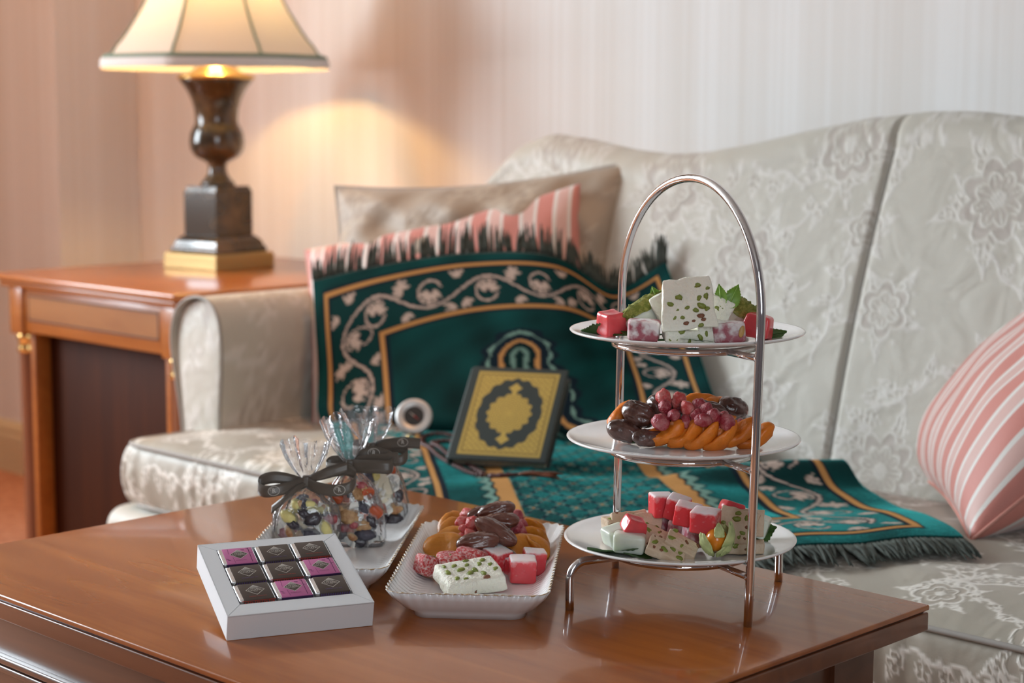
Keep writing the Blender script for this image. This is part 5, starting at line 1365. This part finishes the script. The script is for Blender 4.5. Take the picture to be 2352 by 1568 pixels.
food('green_leaf', leaf_mesh('dark_leaf', M_leaf, .05, .014, .3, .3, 15), (-1.0700, 1.2700, .6150), CF(0, 0, 20), 'dark leaf beneath the fruit on the middle plate', 'leaf')

# ------------------------------------------------------------------ bottom plate
G = 'sweets on the bottom plate'
for k, P, R_, s, L_ in (
    (0, (-1.0690, 1.2960, .5510), (0, 0, 12), (1.0, 1, 1.05), 'rose red jelly cube, tallest, at the back of the lowest plate'),
    (1, (-1.0530, 1.2990, .5500), (4, 14, -20), (.95, 1, 1.05), 'tilted rose red jelly cube second in the row on the lowest plate'),
    (2, (-1.0310, 1.2880, .5490), (2, 10, -14), (1.08, 1, .98), 'rose red jelly cube third in the row on the lowest plate'),
    (0, (-1.0060, 1.2830, .5480), (3, 3, -20), (1.15, 1.1, 1.0), 'rose red jelly cube above the physalis husk on the lowest plate')):
    food('jelly_cube', cubes[k], P, CF(*R_), L_, 'jelly', G, s)
for k, P, R_, s, L_ in (
    (0, (-1.0720, 1.3020, .5310), (0, 8, 20), 1.0, 'plum jelly cube under the tallest red cube of the lowest plate'),
    (1, (-1.0510, 1.3000, .5300), (0, 8, -10), 1.05, 'plum jelly cube under the second red cube of the lowest plate'),
    (0, (-1.0250, 1.2930, .5290), (0, 8, 10), 1.05, 'plum jelly cube under the third red cube of the lowest plate'),
    (1, (-1.0000, 1.2950, .5270), (0, 0, -30), 1.05, 'plum jelly cube behind the physalis on the lowest plate')):
    food('jelly_cube', dusts[k], P, CF(*R_), L_, 'jelly', G, s)
food('jelly_cube', wets[0], (-1.0590, 1.2440, .5415), CF(14, 18, 18), 'small glossy red jelly chunk on top of the pale jelly, lowest plate', 'jelly', G, (.95, .8, .68))
food('jelly_cube', wets[1], (-1.0060, 1.3250, .5540), CF(-8, 18, 12), 'small glossy red jelly chunk at the back beside the pole, lowest plate', 'jelly', G, (.95, .8, .52))
food('jelly_cube', whites[0], (-1.0810, 1.2430, .5280), CF(6, -14, 26), 'pale translucent jelly behind its front neighbour at the open end of lowest plate', 'jelly', G, (.8, .9, .95))
food('jelly_cube', whites[1], (-1.0563, 1.2332, .5265), CF(0, 4, -8), 'front pale translucent jelly block below the small red chunk', 'jelly', G, (1.05, .95, .95))
food('jelly_cube', whites[0], (-1.0130, 1.3520, .5380), CF(0, 20, 10), 'pale translucent jelly behind the front pole on the lowest plate', 'jelly', G, (.9, .9, 1.0))
food('jelly_cube', whites[1], (-1.0080, 1.3660, .5290), CF(0, 14, -20), 'pale translucent jelly near the dark leaf past the front pole', 'jelly', G, (.8, .9, 1.1))
def halva(sx, sy, sz, P, R_, L_, seed, n=4, faces=('y', 'z')):
    o = food('halva_slab', soft_cube('halva_slab', M_halva, sx, sy, sz, .0014, seed, .0013, (12, 8, 8), 130), P, CF(*R_), L_, 'halva', G)
    studs(o, sx, sy, sz, n*2, seed, list(faces)+['y'], .3, size=1.15); return o
HL = 'beige pistachio halva '
halva(.016, .018, .018, (-1.1080, 1.2680, .5270), (0, 0, 20), HL+'stub at the open end of the lowest plate', 31, 4)
halva(.034, .012, .020, (-1.0960, 1.2800, .5330), (-20, -6, 10), HL+'slab standing behind the pale jelly', 32, 3)
halva(.034, .010, .022, (-1.0760, 1.2760, .5320), (-45, 8, 0), HL+'slab leaning between pale jelly and red cubes', 33, 2)
halva(.042, .012, .030, (-1.0480, 1.2590, .5245), (-62, 20, -8), HL+'slab with showing nuts below the red chunk', 34, 8)
halva(.036, .009, .020, (-1.0230, 1.2480, .5225), (-58, 22, -6), HL+'slice sloping down to the front edge of the lowest plate', 35, 5)
halva(.032, .008, .018, (-1.0170, 1.2620, .5260), (-58, 28, -10), HL+'slice behind the sloping front slice', 36, 4)
halva(.036, .012, .038, (-.9920, 1.3130, .5370), (-18, 12, -14), HL+'big slab beside the front pole on the lowest plate', 37, 6, ('y',))
halva(.034, .012, .026, (-.9900, 1.3250, .5420), (-14, 2, -6), HL+'slab behind the big slab by the front pole', 38, 4, ('y',))
halva(.044, .014, .012, (-1.0300, 1.3300, .5400), (0, -4, -6), HL+'slab at the back behind the red cube row', 39, 3)
halva(.040, .020, .010, (-.9850, 1.3130, .5215), (0, -3, -10), HL+'slab lying flat at the foot of the big slab', 40, 3)
ph = thing('physalis', 'orange physalis in a pale green papery husk on the lowest plate', 'fruit', (-.9900, 1.2800, .5330), None, G)
obj('berry', lump('physalis_berry', M_physalis, .0105, .0105, .0115, 4, .02, 1), ph)
def husk(a0, wd0, th0, th1, flare, k):
    V, F = [], []; n, m = 12, 10
    for i in range(n+1):
        t_ = i/n; th = th0+t_*(th1-th0)
        for j in range(m+1):
            s_ = j/m-.5; wd = wd0*1.25*math.sin(PI*min(1, .22+.74*t_))**.7
            a = a0+s_*wd
            cr = noise.noise(Vector((s_*4+k*3, t_*5, k)))
            r = .0140*(1+flare*t_*t_+.16*cr+.10*abs(s_)*math.sin(t_*7+k))
            V.append((r*math.cos(th)*math.cos(a), r*math.cos(th)*math.sin(a), r*math.sin(th)*1.05))
    F = [[i*(m+1)+j, (i+1)*(m+1)+j, (i+1)*(m+1)+j+1, i*(m+1)+j+1] for i in range(n) for j in range(m)]
    o = obj('husk', mk_mesh('husk', V, F, M_husk), ph)
    sm = o.modifiers.new('thickness', 'SOLIDIFY'); sm.thickness = .0004
FC = YAW-PI/2
for k, a in enumerate(((FC-1.05, 1.15, -1.35, .45, .25), (FC+1.15, 1.5, -1.35, .95, .45), (FC+.42, 1.0, -1.35, -.10, .35), (FC+.1, .7, .35, 1.15, .30), (FC+2.4, 1.6, -1.3, .8, .2), (FC-2.3, 1.4, -1.3, .5, .2))): husk(*a, k)
food('green_leaf', leaf_mesh('dark_leaf', M_leaf, .052, .018, .35, .2, 21, stem=False), (-1.0450, 1.2400, .5170), CF(16, 0, 176), 'dark green leaf under the pale jelly on the lowest plate', 'leaf', 'leaves on the bottom plate')
food('green_leaf', leaf_mesh('dark_leaf', M_leaf, .072, .018, .35, .2, 22), (-1.0640, 1.2270, .5168), CF(12, 0, -4), 'dark green leaf along the front under the halva slices', 'leaf', 'leaves on the bottom plate')
food('green_leaf', leaf_mesh('dark_leaf', M_leaf, .032, .016, .4, .4, 23, stem=False), (-1.0170, 1.3590, .5190), CF(40, -10, 4), 'dark green leaf poking out past the front pole, lowest plate', 'leaf', 'leaves on the bottom plate')

# ------------------------------------------------------------------ food on the china tray
G = 'food on the scalloped tray'
TM = lambda rx=0, ry=0, rz=0: Matrix.Rotation(TANG, 3, 'Z') @ Euler((math.radians(rx), math.radians(ry), math.radians(rz)), 'XYZ').to_matrix()
for k, P, R_, s, L_ in (
    (0, (-1.2769, 1.2787, .5150), (0, -14, 6), (1.0, 1, 1), 'smooth reddish date crowning the far end of the scalloped tray heap'),
    (1, (-1.2950, 1.2790, .5080), (0, 0, 30), (.95, 1, 1), 'reddish date tucked behind the crowning date'),
    (2, (-1.2581, 1.2662, .5090), (0, -6, 0), (.95, 1, 1), 'reddish date lying crosswise in mid heap of the scalloped tray'),
    (1, (-1.2380, 1.2390, .5060), (0, 22, -24), (1.25, 1.15, 1.15), 'longest reddish date lying slanted over the heap'),
    (0, (-1.2400, 1.2160, .4990), (0, -8, 8), (1.1, 1.12, 1.1), 'reddish date lying foremost above the jelly cubes'),
    (2, (-1.2300, 1.2320, .4860), (0, 10, -10), (1.1, 1, 1), 'reddish date half hidden below the foremost date'),
    (1, (-1.2650, 1.2560, .4900), (0, 0, 40), (1.2, 1.2, 1.2), 'reddish date buried in the middle of the tray heap')):
    food('date', dates_r[k], P, TM(*R_), L_, 'date', G, s)
cl = [(-1.3181, 1.2778, .505), (-1.3006, 1.2766, .507), (-1.3093, 1.2597, .500), (-1.2878, 1.2546, .503), (-1.2958, 1.2499, .496), (-1.2890, 1.2400, .489), (-1.2750, 1.2410, .494), (-1.2860, 1.2640, .497),
      (-1.2799, 1.2979, .507), (-1.2794, 1.3117, .503), (-1.2600, 1.2990, .498), (-1.2560, 1.2800, .502), (-1.2470, 1.2860, .493), (-1.2700, 1.3160, .496), (-1.2500, 1.2830, .500), (-1.2700, 1.2880, .494), (-1.2920, 1.2900, .494)]
trank = {}
for grp in (range(8), range(8, len(cl))):
    for k, i in enumerate(sorted(grp, key=lambda i: -Vector(cl[i]).dot(TD))): trank[i] = k
for i, p in enumerate(cl):
    sidel = i < 8
    food('cherry', (cherries_lt if sidel else cherries)[i % 4], p, (i*.9, i*1.7, i*2.3), ('%s red cherry on the bag side of tray heap, counted from the far end' if sidel else '%s dark cherry on the stand side of tray heap, counted from the far end') % ORD[trank[i]], 'cherry', G, .95 if i % 3 else 1.12)
AB = 'amber dried apricot '
for k, P, R_, s, L_ in (
    (0, (-1.3350, 1.2720, .4870), (20, -40, 80), 1.0, AB+'farthest on the bag side of the tray'),
    (1, (-1.3180, 1.2560, .4860), (20, -40, 75), 1.0, AB+'second on the bag side of the tray'),
    (2, (-1.2870, 1.2150, .4850), (52, -6, -10), (1.08, 1.05, 1.1), AB+'big and foremost on the bag side of the tray'),
    (1, (-1.3020, 1.2360, .4850), (40, -20, 20), 1.0, AB+'behind the foremost one on the bag side'),
    (0, (-1.2660, 1.3200, .4880), (20, 40, 95), 1.0, AB+'farthest on the stand side of the tray'),
    (1, (-1.2440, 1.3010, .4870), (24, 36, 95), 1.05, AB+'second on the stand side of the tray'),
    (2, (-1.2220, 1.2700, .4850), (52, 10, 10), (1.12, 1.05, 1.1), AB+'big and foremost on the stand side of the tray'),
    (0, (-1.2240, 1.2850, .4830), (30, 30, 60), 1.0, AB+'low against the tray wall on the stand side')):
    food('apricot', apris_b[k], P, TM(*R_), L_, 'apricot', G, s)
for k, P, R_, s, L_, n in (
    (0, (-1.2581, 1.1656, .4800), (-8, 20, 30), (.95, .95, .95), 'coconut-dusted red jelly piece with green crumbs at the tray corner', 10),
    (1, (-1.2426, 1.1823, .4815), (0, -6, 10), (1.02, .9, 1.0), 'coconut-dusted red jelly piece behind the cream nougat on the tray', 3),
    (2, (-1.2350, 1.2010, .4850), (-10, 10, -20), (1.0, .95, .85), 'coconut-dusted red jelly piece nearest the dates', 8)):
    o = food('jelly_cube', cocos[k], P, TM(*R_), L_, 'jelly', G, s)
    r = random.Random(k)
    for i in range(n): obj('pistachio', r.choice(pist_v), o, (r.uniform(-.010, .010), r.uniform(-.010, .008), .0108), (0, 0, r.uniform(0, 6)), r.uniform(.3, .6))
for k, P, R_, s, L_ in (
    (0, (-1.2240, 1.2260, .4830), (0, 14, -38), (1.0, 1.1, 1.0), 'sugar-topped red jelly cube nearest the dates on the tray'),
    (1, (-1.1868, 1.2250, .4790), (2, 2, 8), (1.2, 1.1, 1.15), 'sugar-topped red jelly cube foremost on the stand side of the tray'),
    (2, (-1.1940, 1.2490, .4810), (0, 6, 12), (1.0, 1.0, 1.15), 'sugar-topped red jelly cube behind the foremost cube of the tray'),
    (1, (-1.2050, 1.2330, .4770), (0, 0, 30), (.8, .8, .8), 'small red jelly cube wedged between the two sugar-topped cubes')):
    food('jelly_cube', cubes[k], P, TM(*R_), L_, 'jelly', G, s)
o = food('nougat_slab', soft_cube('nougat_slab', M_nougat, .060, .046, .016, .003, 61, .0016, (26, 20, 8), 110, taper=.02), (-1.2020, 1.1680, .4790), TM(14, -4, 26), 'cream nougat block with pistachios lying foremost on the scalloped tray', 'nougat', G)
for (u, v, a, s) in ((-.022, .002, .7, 1.3), (-.012, .012, .2, 1.1), (-.008, .003, .0, 1.4), (.000, .010, .4, 1.2), (.004, -.001, .9, 1.3), (-.002, -.006, .3, 1.3), (.012, .008, .6, 1.4), (.018, .014, .2, 1.2), (-.018, -.012, .5, 1.3), (-.010, -.015, .1, 1.0), (.010, -.010, .8, 1.3), (.022, .004, .4, 1.2), (.002, .018, .1, 1.2), (-.022, .014, .8, 1.0), (.024, -.006, .3, 1.3)):
    obj('pistachio', random.choice(pist_v), o, (u, v, .0076), (0, 0, a*2), s)
obj('nut_chip', chip_v[0], o, (.010, -.018, .0075), (0, 0, .2), 2.0)
obj('pistachio', pist_v[1], o, (.0285, -.012, .001), (0, PI/2, 0), 1.4); obj('nut_chip', chip_v[1], o, (-.004, -.0225, -.003), (PI/2, 0, 0), 1.5)

# ------------------------------------------------------------------ tied cellophane bags with nuts
logo_R = text_mesh('R', .0062, None, 'r')
ring_pts = [(.0062*math.cos(a), .0050*math.sin(a)) for a in np.linspace(0, 2*PI, 29)[:-1]]
rV = [(x, y, 0) for x, y in ring_pts]+[(x*.93, y*.92, 0) for x, y in ring_pts]
ringm = (np.array(rV), [[i, (i+1) % 28, 28+(i+1) % 28, 28+i] for i in range(28)])
sw = [(-.0036, .0004), (-.0040, .0022), (-.0022, .0034), (.0004, .0030)]
swv, swf = tube([(x, y, 0) for x, y in sw], .00022, 4)
logom = mk_mesh('ribbon_logo', *join(ringm, (logo_R[0], logo_R[1]), (swv, swf)), M_print_white, False)
nut_m = {
 'raisin': [lump('raisin', M_raisin, .0080, .0060, .0056, k, .22, 1.6, ICO3, .25, 5) for k in range(2)],
 'blue_raisin': [lump('raisin', M_raisin_blue, .0085, .0070, .0050, k+4, .25, 1.5, ICO3, .25, 5) for k in range(2)],
 'peanut': [lump('peanut', M_peanut, .0078, .0048, .0046, k+6, .10, 1.5, ICO2) for k in range(2)],
 'pineapple': [lump('pineapple_piece', M_pineapple, .0095, .0080, .0060, k+8, .25, 1.3, ICO3) for k in range(2)],
 'walnut': [lump('walnut', M_walnut, .0100, .0085, .0058, k+11, .22, 2.6, ICO3, .45, 7) for k in range(2)],
 'papaya': [soft_cube('papaya_piece', M_papaya, .014, .011, .010, .003, k+70, .0012) for k in range(2)],
 'berry': [lump('cranberry', M_cherry, .0058, .0050, .0046, k+14, .2, 1.6, ICO2) for k in range(2)]}
def cashew(k):
    return mk_mesh('cashew', *tube([(.0055*math.cos(a), .0055*math.sin(a), 0) for a in np.linspace(.3, 2.9, 12)], [.0008, .0022, .0029, .0031, .0030, .0028, .0028, .0029, .0031, .0029, .0022, .0008], 8), M_cashew)
def flake(k, m=M_coco, w=.017, h=.008):
    V = []; n, q = 10, 4
    for i in range(n+1):
        for j in range(q+1):
            u, v = i/n-.5, j/q-.5; V.append((u*w, v*h*(1-1.5*u*u)+.0025*math.sin(u*5+k), .010*(u*u)+.0015*math.sin(u*14+k)))
    return mk_mesh('coconut_flake', V, [[i*(q+1)+j, (i+1)*(q+1)+j, (i+1)*(q+1)+j+1, i*(q+1)+j+1] for i in range(n) for j in range(q)], m)
nut_m['cashew'] = [cashew(0)]; nut_m['coconut'] = [flake(0), flake(2)]
nut_m['banana'] = [mk_mesh('banana_chip', *lathe([(.0001, .0012), (.006, .0013), (.0078, .0008), (.0078, -.0008), (.006, -.0013), (.0001, -.0012)], 16), M_banana)]
nut_name = {'raisin': ('raisin', 'glossy black raisin', 'dried fruit'), 'blue_raisin': ('raisin', 'dull blue-grey raisin', 'dried fruit'), 'peanut': ('peanut', 'roasted tan peanut', 'nut'), 'pineapple': ('pineapple_piece', 'pale yellow candied pineapple piece', 'dried fruit'), 'walnut': ('walnut', 'brown walnut half', 'nut'), 'papaya': ('papaya_piece', 'red candied papaya piece', 'dried fruit'), 'berry': ('cranberry', 'small dark red dried berry', 'dried fruit'), 'cashew': ('cashew', 'cream curved cashew', 'nut'), 'coconut': ('coconut_flake', 'thin white coconut flake', 'dried fruit'), 'banana': ('banana_chip', 'whitish banana chip', 'dried fruit')}
def bag(base, lean, hx, hy, H, flareH, label, which, contents, bows, rz=0, seed=0, fl=.024):
    """base: world point; lean: (a) sideways shift of the tie"""
    r = random.Random(seed)
    b = thing('cellophane_bag', label, 'bag', base, (0, 0, YAW+rz), 'cellophane bags tied with brown ribbon')
    N = 72
    lev = [(0, 1.0), (.04, 1.03), (.25, 1.04), (.50, 1.0), (.66, .90), (.78, .70), (.88, .44), (.95, .22), (1.0, .09)]
    V, F = [], []
    for f, k in lev:
        for i in range(N):
            a = 2*PI*i/N; e = 2.0/(2+3*(1-f))
            x = hx*math.copysign(abs(math.cos(a))**e, math.cos(a)); y = hy*math.copysign(abs(math.sin(a))**e, math.sin(a))
            pl_ = 1+(.10*f)*math.cos(9*a+seed)+.05*f*math.cos(17*a+2)
            cr = 1+.025*noise.noise(Vector((math.cos(a)*2, math.sin(a)*2, f*4+seed)))*2
            V.append((x*k*pl_*cr+lean*f**1.5, y*k*pl_*cr, H*f))
    for q, (f, wx, wy) in enumerate(((.12, .28, .16), (.35, .55, .22), (.65, .82, .28), (1.0, 1.0, .34))):
        for i in range(N):
            a = 2*PI*i/N
            wob = .0045*f*math.sin(5*a+seed*2)+.003*f*math.sin(9*a+1)
            zz = H+flareH*(f+.07*f*math.sin(3*a+seed)+.05*f*math.sin(7*a))
            V.append((lean*(1+.35*f)+fl*wx*math.cos(a), fl*wy*math.sin(a)+wob, zz))
    nl = len(lev)+4
    for i in range(nl-1):
        for k in range(N): F.append([i*N+k, i*N+(k+1) % N, (i+1)*N+(k+1) % N, (i+1)*N+k])
    F.append(list(range(N))[::-1])
    obj('film', mk_mesh('film', V, F, M_cello), b)
    Tm = Matrix.Translation(base) @ Matrix.Rotation(YAW+rz, 4, 'Z')
    contents = list(contents); ks = [c[0] for c in contents]
    for q in range(16):
        hh_ = r.uniform(.008, max(c[3] for c in contents)*.95); a_ = r.uniform(-.9, .9)
        contents.append((r.choice(ks), a_*hx*.72*(1-.45*(hh_/H)**2), -hy*.62*math.sqrt(1-a_*a_*.8), hh_, (r.uniform(0, 3), r.uniform(0, 3), r.uniform(0, 3)), r.uniform(.8, 1.05)))
    cnt = {}
    for c in contents: cnt[nut_name[c[0]][1]] = cnt.get(nut_name[c[0]][1], 0)+1
    contents = sorted(contents, key=lambda c: c[3]); seen = {}
    for (kind, a, d, h, rot, s) in contents:
        k2, lb, ct_ = nut_name[kind]
        f = min(h/H, .98); off = lean*f**1.5
        p = Tm @ Vector((a+off, d, h))
        o = obj(k2, r.choice(nut_m[kind]), None, p, Matrix.Rotation(YAW+rz, 3, 'Z') @ Euler(rot, 'XYZ').to_matrix(), s)
        seen[lb] = seen.get(lb, 0)+1
        if cnt[lb] == 1: txt = lb+', the only one inside the '+which
        elif seen[lb] == 1: txt = 'lowest '+lb+' inside the '+which
        elif seen[lb] == cnt[lb]: txt = 'topmost '+lb+' inside the '+which
        else: txt = lb+' inside the '+which+', '+ORD[seen[lb]-1]+' of its kind from the bottom'
        tag(o, txt, ct_, 'mix inside the '+which)
    # ribbon: knot, loops and tails
    tie = Vector((lean, 0, H))
    obj('knot', mk_mesh('knot', *rbox(.0042, .0045, .0060, .002, (3, 3, 3), 2), M_ribbon), b, tie+Vector((0, -.002, .0005)))
    def strip(pts, wd, tw0, tw1):
        C = catmull([Vector(p)+tie for p in pts], 40); V, F = [], []
        for i in range(40):
            f = i/39; tw = tw0+(tw1-tw0)*f
            w_ = wd*(.45+.55*smoothstep(0, .22, f)) if True else wd
            up_ = np.array([0, math.sin(tw), math.cos(tw)])
            for j in (-1, -.33, .33, 1): V.append(C[i]+up_*w_*j/2)
        F = [[i*4+j, (i+1)*4+j, (i+1)*4+j+1, i*4+j+1] for i in range(39) for j in range(3)]
        return np.array(V), F
    for (nm, pts, wd, tw0, tw1, logo) in bows:
        V, F = strip(pts, wd, tw0, tw1)
        o = obj(nm, mk_mesh(nm, V, F, M_ribbon), b)
        sm = o.modifiers.new('thickness', 'SOLIDIFY'); sm.thickness = .0004
        if logo is not None:
            i = int(logo[0]*39)
            p0 = (Vector(V[i*4+1])+Vector(V[i*4+2]))/2; pa = Vector(V[(i+2)*4+1]); pb = Vector(V[(i-2)*4+1])
            xd = (pa-pb).normalized();
            if xd.x < 0: xd = -xd
            yd = (Vector(V[i*4+3])-Vector(V[i*4])).normalized()
            zd = xd.cross(yd).normalized()
            yd = zd.cross(xd)
            obj('ribbon_logo', logom, o, p0+zd*.0006*(1 if zd.y < 0 else -1), Matrix((xd, yd, zd)).transposed(), logo[1])
    return b
W1 = .0125
bowA = [
 ('bow_loop', [(0, -.002, 0), (-.014, -.008, .004), (-.034, -.010, .006), (-.047, -.010, .002), (-.049, -.014, -.004), (-.040, -.020, -.007), (-.024, -.018, -.005), (-.008, -.010, -.002), (0, -.004, 0)], W1, .35, .15, (.70, 1.0)),
 ('bow_loop', [(0, -.002, 0), (.012, -.004, .006), (.030, -.004, .012), (.046, -.006, .013), (.053, -.010, .006), (.048, -.018, -.002), (.032, -.018, -.006), (.012, -.012, -.004), (0, -.004, 0)], W1, .15, .1, (.72, 1.0)),
 ('ribbon_tail', [(0, -.005, -.001), (-.010, -.016, -.006), (-.022, -.022, -.016), (-.034, -.022, -.026)], W1*.75, .9, .5, None),
 ('ribbon_tail', [(0, -.004, .001), (.014, -.010, .008), (.030, -.010, .013), (.044, -.008, .017)], W1*.8, .2, .3, None)]
c1 = [('raisin', .000, -.016, .041, (0, .6, 0), 1.0), ('raisin', .009, -.017, .036, (0, -.4, .2), 1.25), ('raisin', -.012, -.017, .030, (0, .5, 0), .95), ('cashew', -.006, -.017, .025, (1.2, .4, 0), 1.1), ('pineapple', -.017, -.014, .038, (0, .5, 0), 1.1), ('pineapple', .003, -.010, .050, (0, 0, 0), 1.1),
      ('pineapple', -.008, -.009, .048, (.5, .5, 1), 1.1), ('pineapple', .022, -.014, .026, (0, 1, 0), 1.05), ('coconut', .017, -.016, .026, (1.4, 1.3, 0), 1.3), ('coconut', .010, -.013, .047, (1.2, .5, 0), 1.4), ('blue_raisin', .006, -.017, .020, (0, .3, 0), 1.1), ('blue_raisin', .002, -.018, .013, (0, 0, 0), 1.0), ('peanut', -.016, -.016, .021, (0, 1.1, 0), 1.1), ('peanut', -.013, -.017, .011, (0, .2, 0), 1.0), ('coconut', -.020, -.012, .028, (1.2, -.6, 0), 1.3),
      ('berry', -.022, -.013, .020, (0, 0, 0), 1.3), ('peanut', .022, -.014, .012, (0, .4, 0), 1), ('berry', .026, -.010, .034, (0, 0, 0), 1.4), ('blue_raisin', -.004, -.006, .055, (0, 0, 0), .9), ('coconut', .025, -.012, .018, (1.0, .3, 0), 1.1), ('pineapple', .016, -.006, .044, (0, 0, 1), 1.1), ('peanut', -.004, -.008, .016, (0, 0, 0), 1.3), ('blue_raisin', .012, -.006, .010, (0, 0, 0), 1.2), ('peanut', -.024, -.008, .008, (0, 0, 0), 1.1), ('coconut', .010, -.018, .010, (1.3, .1, 0), 1.2), ('walnut', .000, .004, .030, (0, 0, 0), 1.3), ('peanut', .016, .006, .020, (0, 0, 0), 1.4), ('raisin', -.014, .004, .020, (0, 0, 0), 1.3)]
c2 = [('walnut', -.006, -.016, .034, (1.2, .2, 0), 1.15), ('walnut', .008, -.016, .022, (1.4, -.3, 0), 1.0), ('blue_raisin', .010, -.018, .014, (0, .1, 0), 1.25), ('blue_raisin', .010, -.014, .042, (0, .9, 0), 1.0), ('coconut', .004, -.017, .037, (1.4, 1.4, 0), 1.5), ('coconut', -.012, -.017, .007, (1.3, .2, 0), 1.3), ('papaya', .021, -.012, .038, (.3, .8, .2), 1.1), ('papaya', -.018, -.013, .052, (.3, .3, .2), .9), ('papaya', .014, -.010, .058, (.3, .2, .5), 1.0),
      ('walnut', .006, -.012, .056, (1, .5, 1), 1.0), ('coconut', -.008, -.012, .056, (1.3, .4, 0), 1.4), ('raisin', .017, -.014, .027, (0, 1.2, 0), 1.1), ('raisin', .004, -.015, .006, (0, 0, 0), 1.1), ('berry', -.002, -.017, .024, (0, 0, 0), 1.1), ('berry', -.014, -.014, .020, (0, 0, 0), 1.2), ('peanut', -.004, -.017, .011, (0, .7, 0), 1.0), ('coconut', .020, -.015, .008, (1.2, -.4, 0), .9), ('walnut', -.014, -.010, .040, (0, 0, 0), 1.1), ('raisin', -.016, -.012, .012, (0, 0, 0), 1.1), ('berry', .010, -.010, .064, (0, 0, 0), 1.2), ('walnut', .0, .002, .03, (0, 0, 0), 1.5), ('papaya', .008, .004, .045, (0, 0, 0), 1.3), ('raisin', .006, .002, .014, (0, 0, 0), 1.5)]
c3 = [('banana', .002, -.016, .052, (1.4, .2, 0), 1.2), ('banana', .010, -.016, .044, (1.3, .5, .4), 1.1), ('coconut', .016, -.014, .050, (1.4, 1.0, 0), 1.2), ('banana', .004, -.017, .034, (1.5, -.3, .3), 1.1), ('coconut', .004, -.018, .025, (1.4, .9, 0), 1.2), ('coconut', -.004, -.018, .044, (1.3, .4, 0), 1.3), ('blue_raisin', -.010, -.014, .056, (0, .8, 0), 1.1), ('peanut', -.008, -.017, .018, (0, .4, 0), 1.2), ('peanut', .013, -.016, .018, (0, -.4, 0), 1.1), ('raisin', -.004, -.016, .007, (0, .1, 0), 1.2), ('raisin', .010, -.016, .008, (0, -.1, 0), 1.2),
      ('papaya', .006, -.012, .066, (.2, .4, 0), 1.0), ('pineapple', -.010, -.012, .068, (0, 0, 0), .9), ('raisin', .018, -.012, .034, (0, 1.4, 0), 1.0), ('coconut', .016, -.010, .024, (1.0, 1.3, 0), 1.2), ('coconut', -.012, -.014, .034, (1.2, .4, 0), 1.2), ('papaya', .012, -.006, .060, (0, 0, 0), 1.0), ('banana', -.002, -.010, .060, (1.2, .4, 0), 1.1), ('walnut', .0, .002, .03, (0, 0, 0), 1.5), ('raisin', .004, .002, .050, (0, 0, 0), 1.4), ('peanut', .004, .002, .012, (0, 0, 0), 1.4)]
bag((-1.4400, 1.1590, .4670), 0.0, .0345, .020, .0725, .043, 'small clear cellophane bag nearest the viewer, tied with brown bow', 'front bag', c1, bowA, 0, 1, .027)
bowB = [
 ('bow_loop', [(0, -.002, 0), (.010, -.004, .010), (.022, -.004, .014), (.036, -.006, .012), (.046, -.010, .008), (.044, -.018, .002), (.030, -.018, .002), (.012, -.012, .001), (0, -.004, 0)], W1*1.15, .25, .1, (.30, 1.05)),
 ('bow_loop', [(0, -.002, 0), (-.010, .004, .003), (-.022, .006, .002), (-.026, .002, -.003), (-.014, -.006, -.003), (0, -.004, 0)], W1, .2, .2, None),
 ('ribbon_tail', [(0, -.004, .002), (.018, -.008, .006), (.036, -.012, .008), (.052, -.014, .010)], W1*1.1, .1, .1, None)]
bag((-1.4200, 1.2130, .4670), -.008, .0280, .019, .0850, .050, 'middle clear cellophane bag with walnuts, tied with brown bow', 'middle bag', c2, bowB, 0, 2, .030)
bowC = [
 ('bow_loop', [(0, -.002, 0), (.014, -.004, .002), (.030, -.006, .002), (.040, -.010, -.003), (.034, -.016, -.010), (.018, -.014, -.010), (0, -.004, 0)], W1, .3, .1, None),
 ('bow_loop', [(0, -.002, 0), (-.010, .004, .003), (-.020, .006, .002), (-.022, .002, -.003), (-.012, -.006, -.003), (0, -.004, 0)], W1, .2, .2, None),
 ('ribbon_tail', [(0, -.002, .002), (.018, -.006, .006), (.036, -.008, .008), (.054, -.010, .007)], W1, .5, .4, (.66, .95))]
bag((-1.4720, 1.3000, .4670), -.016, .0250, .018, .0850, .044, 'farthest clear cellophane bag with white chips, tied with brown bow', 'farthest bag', c3, bowC, 0, 3, .031)
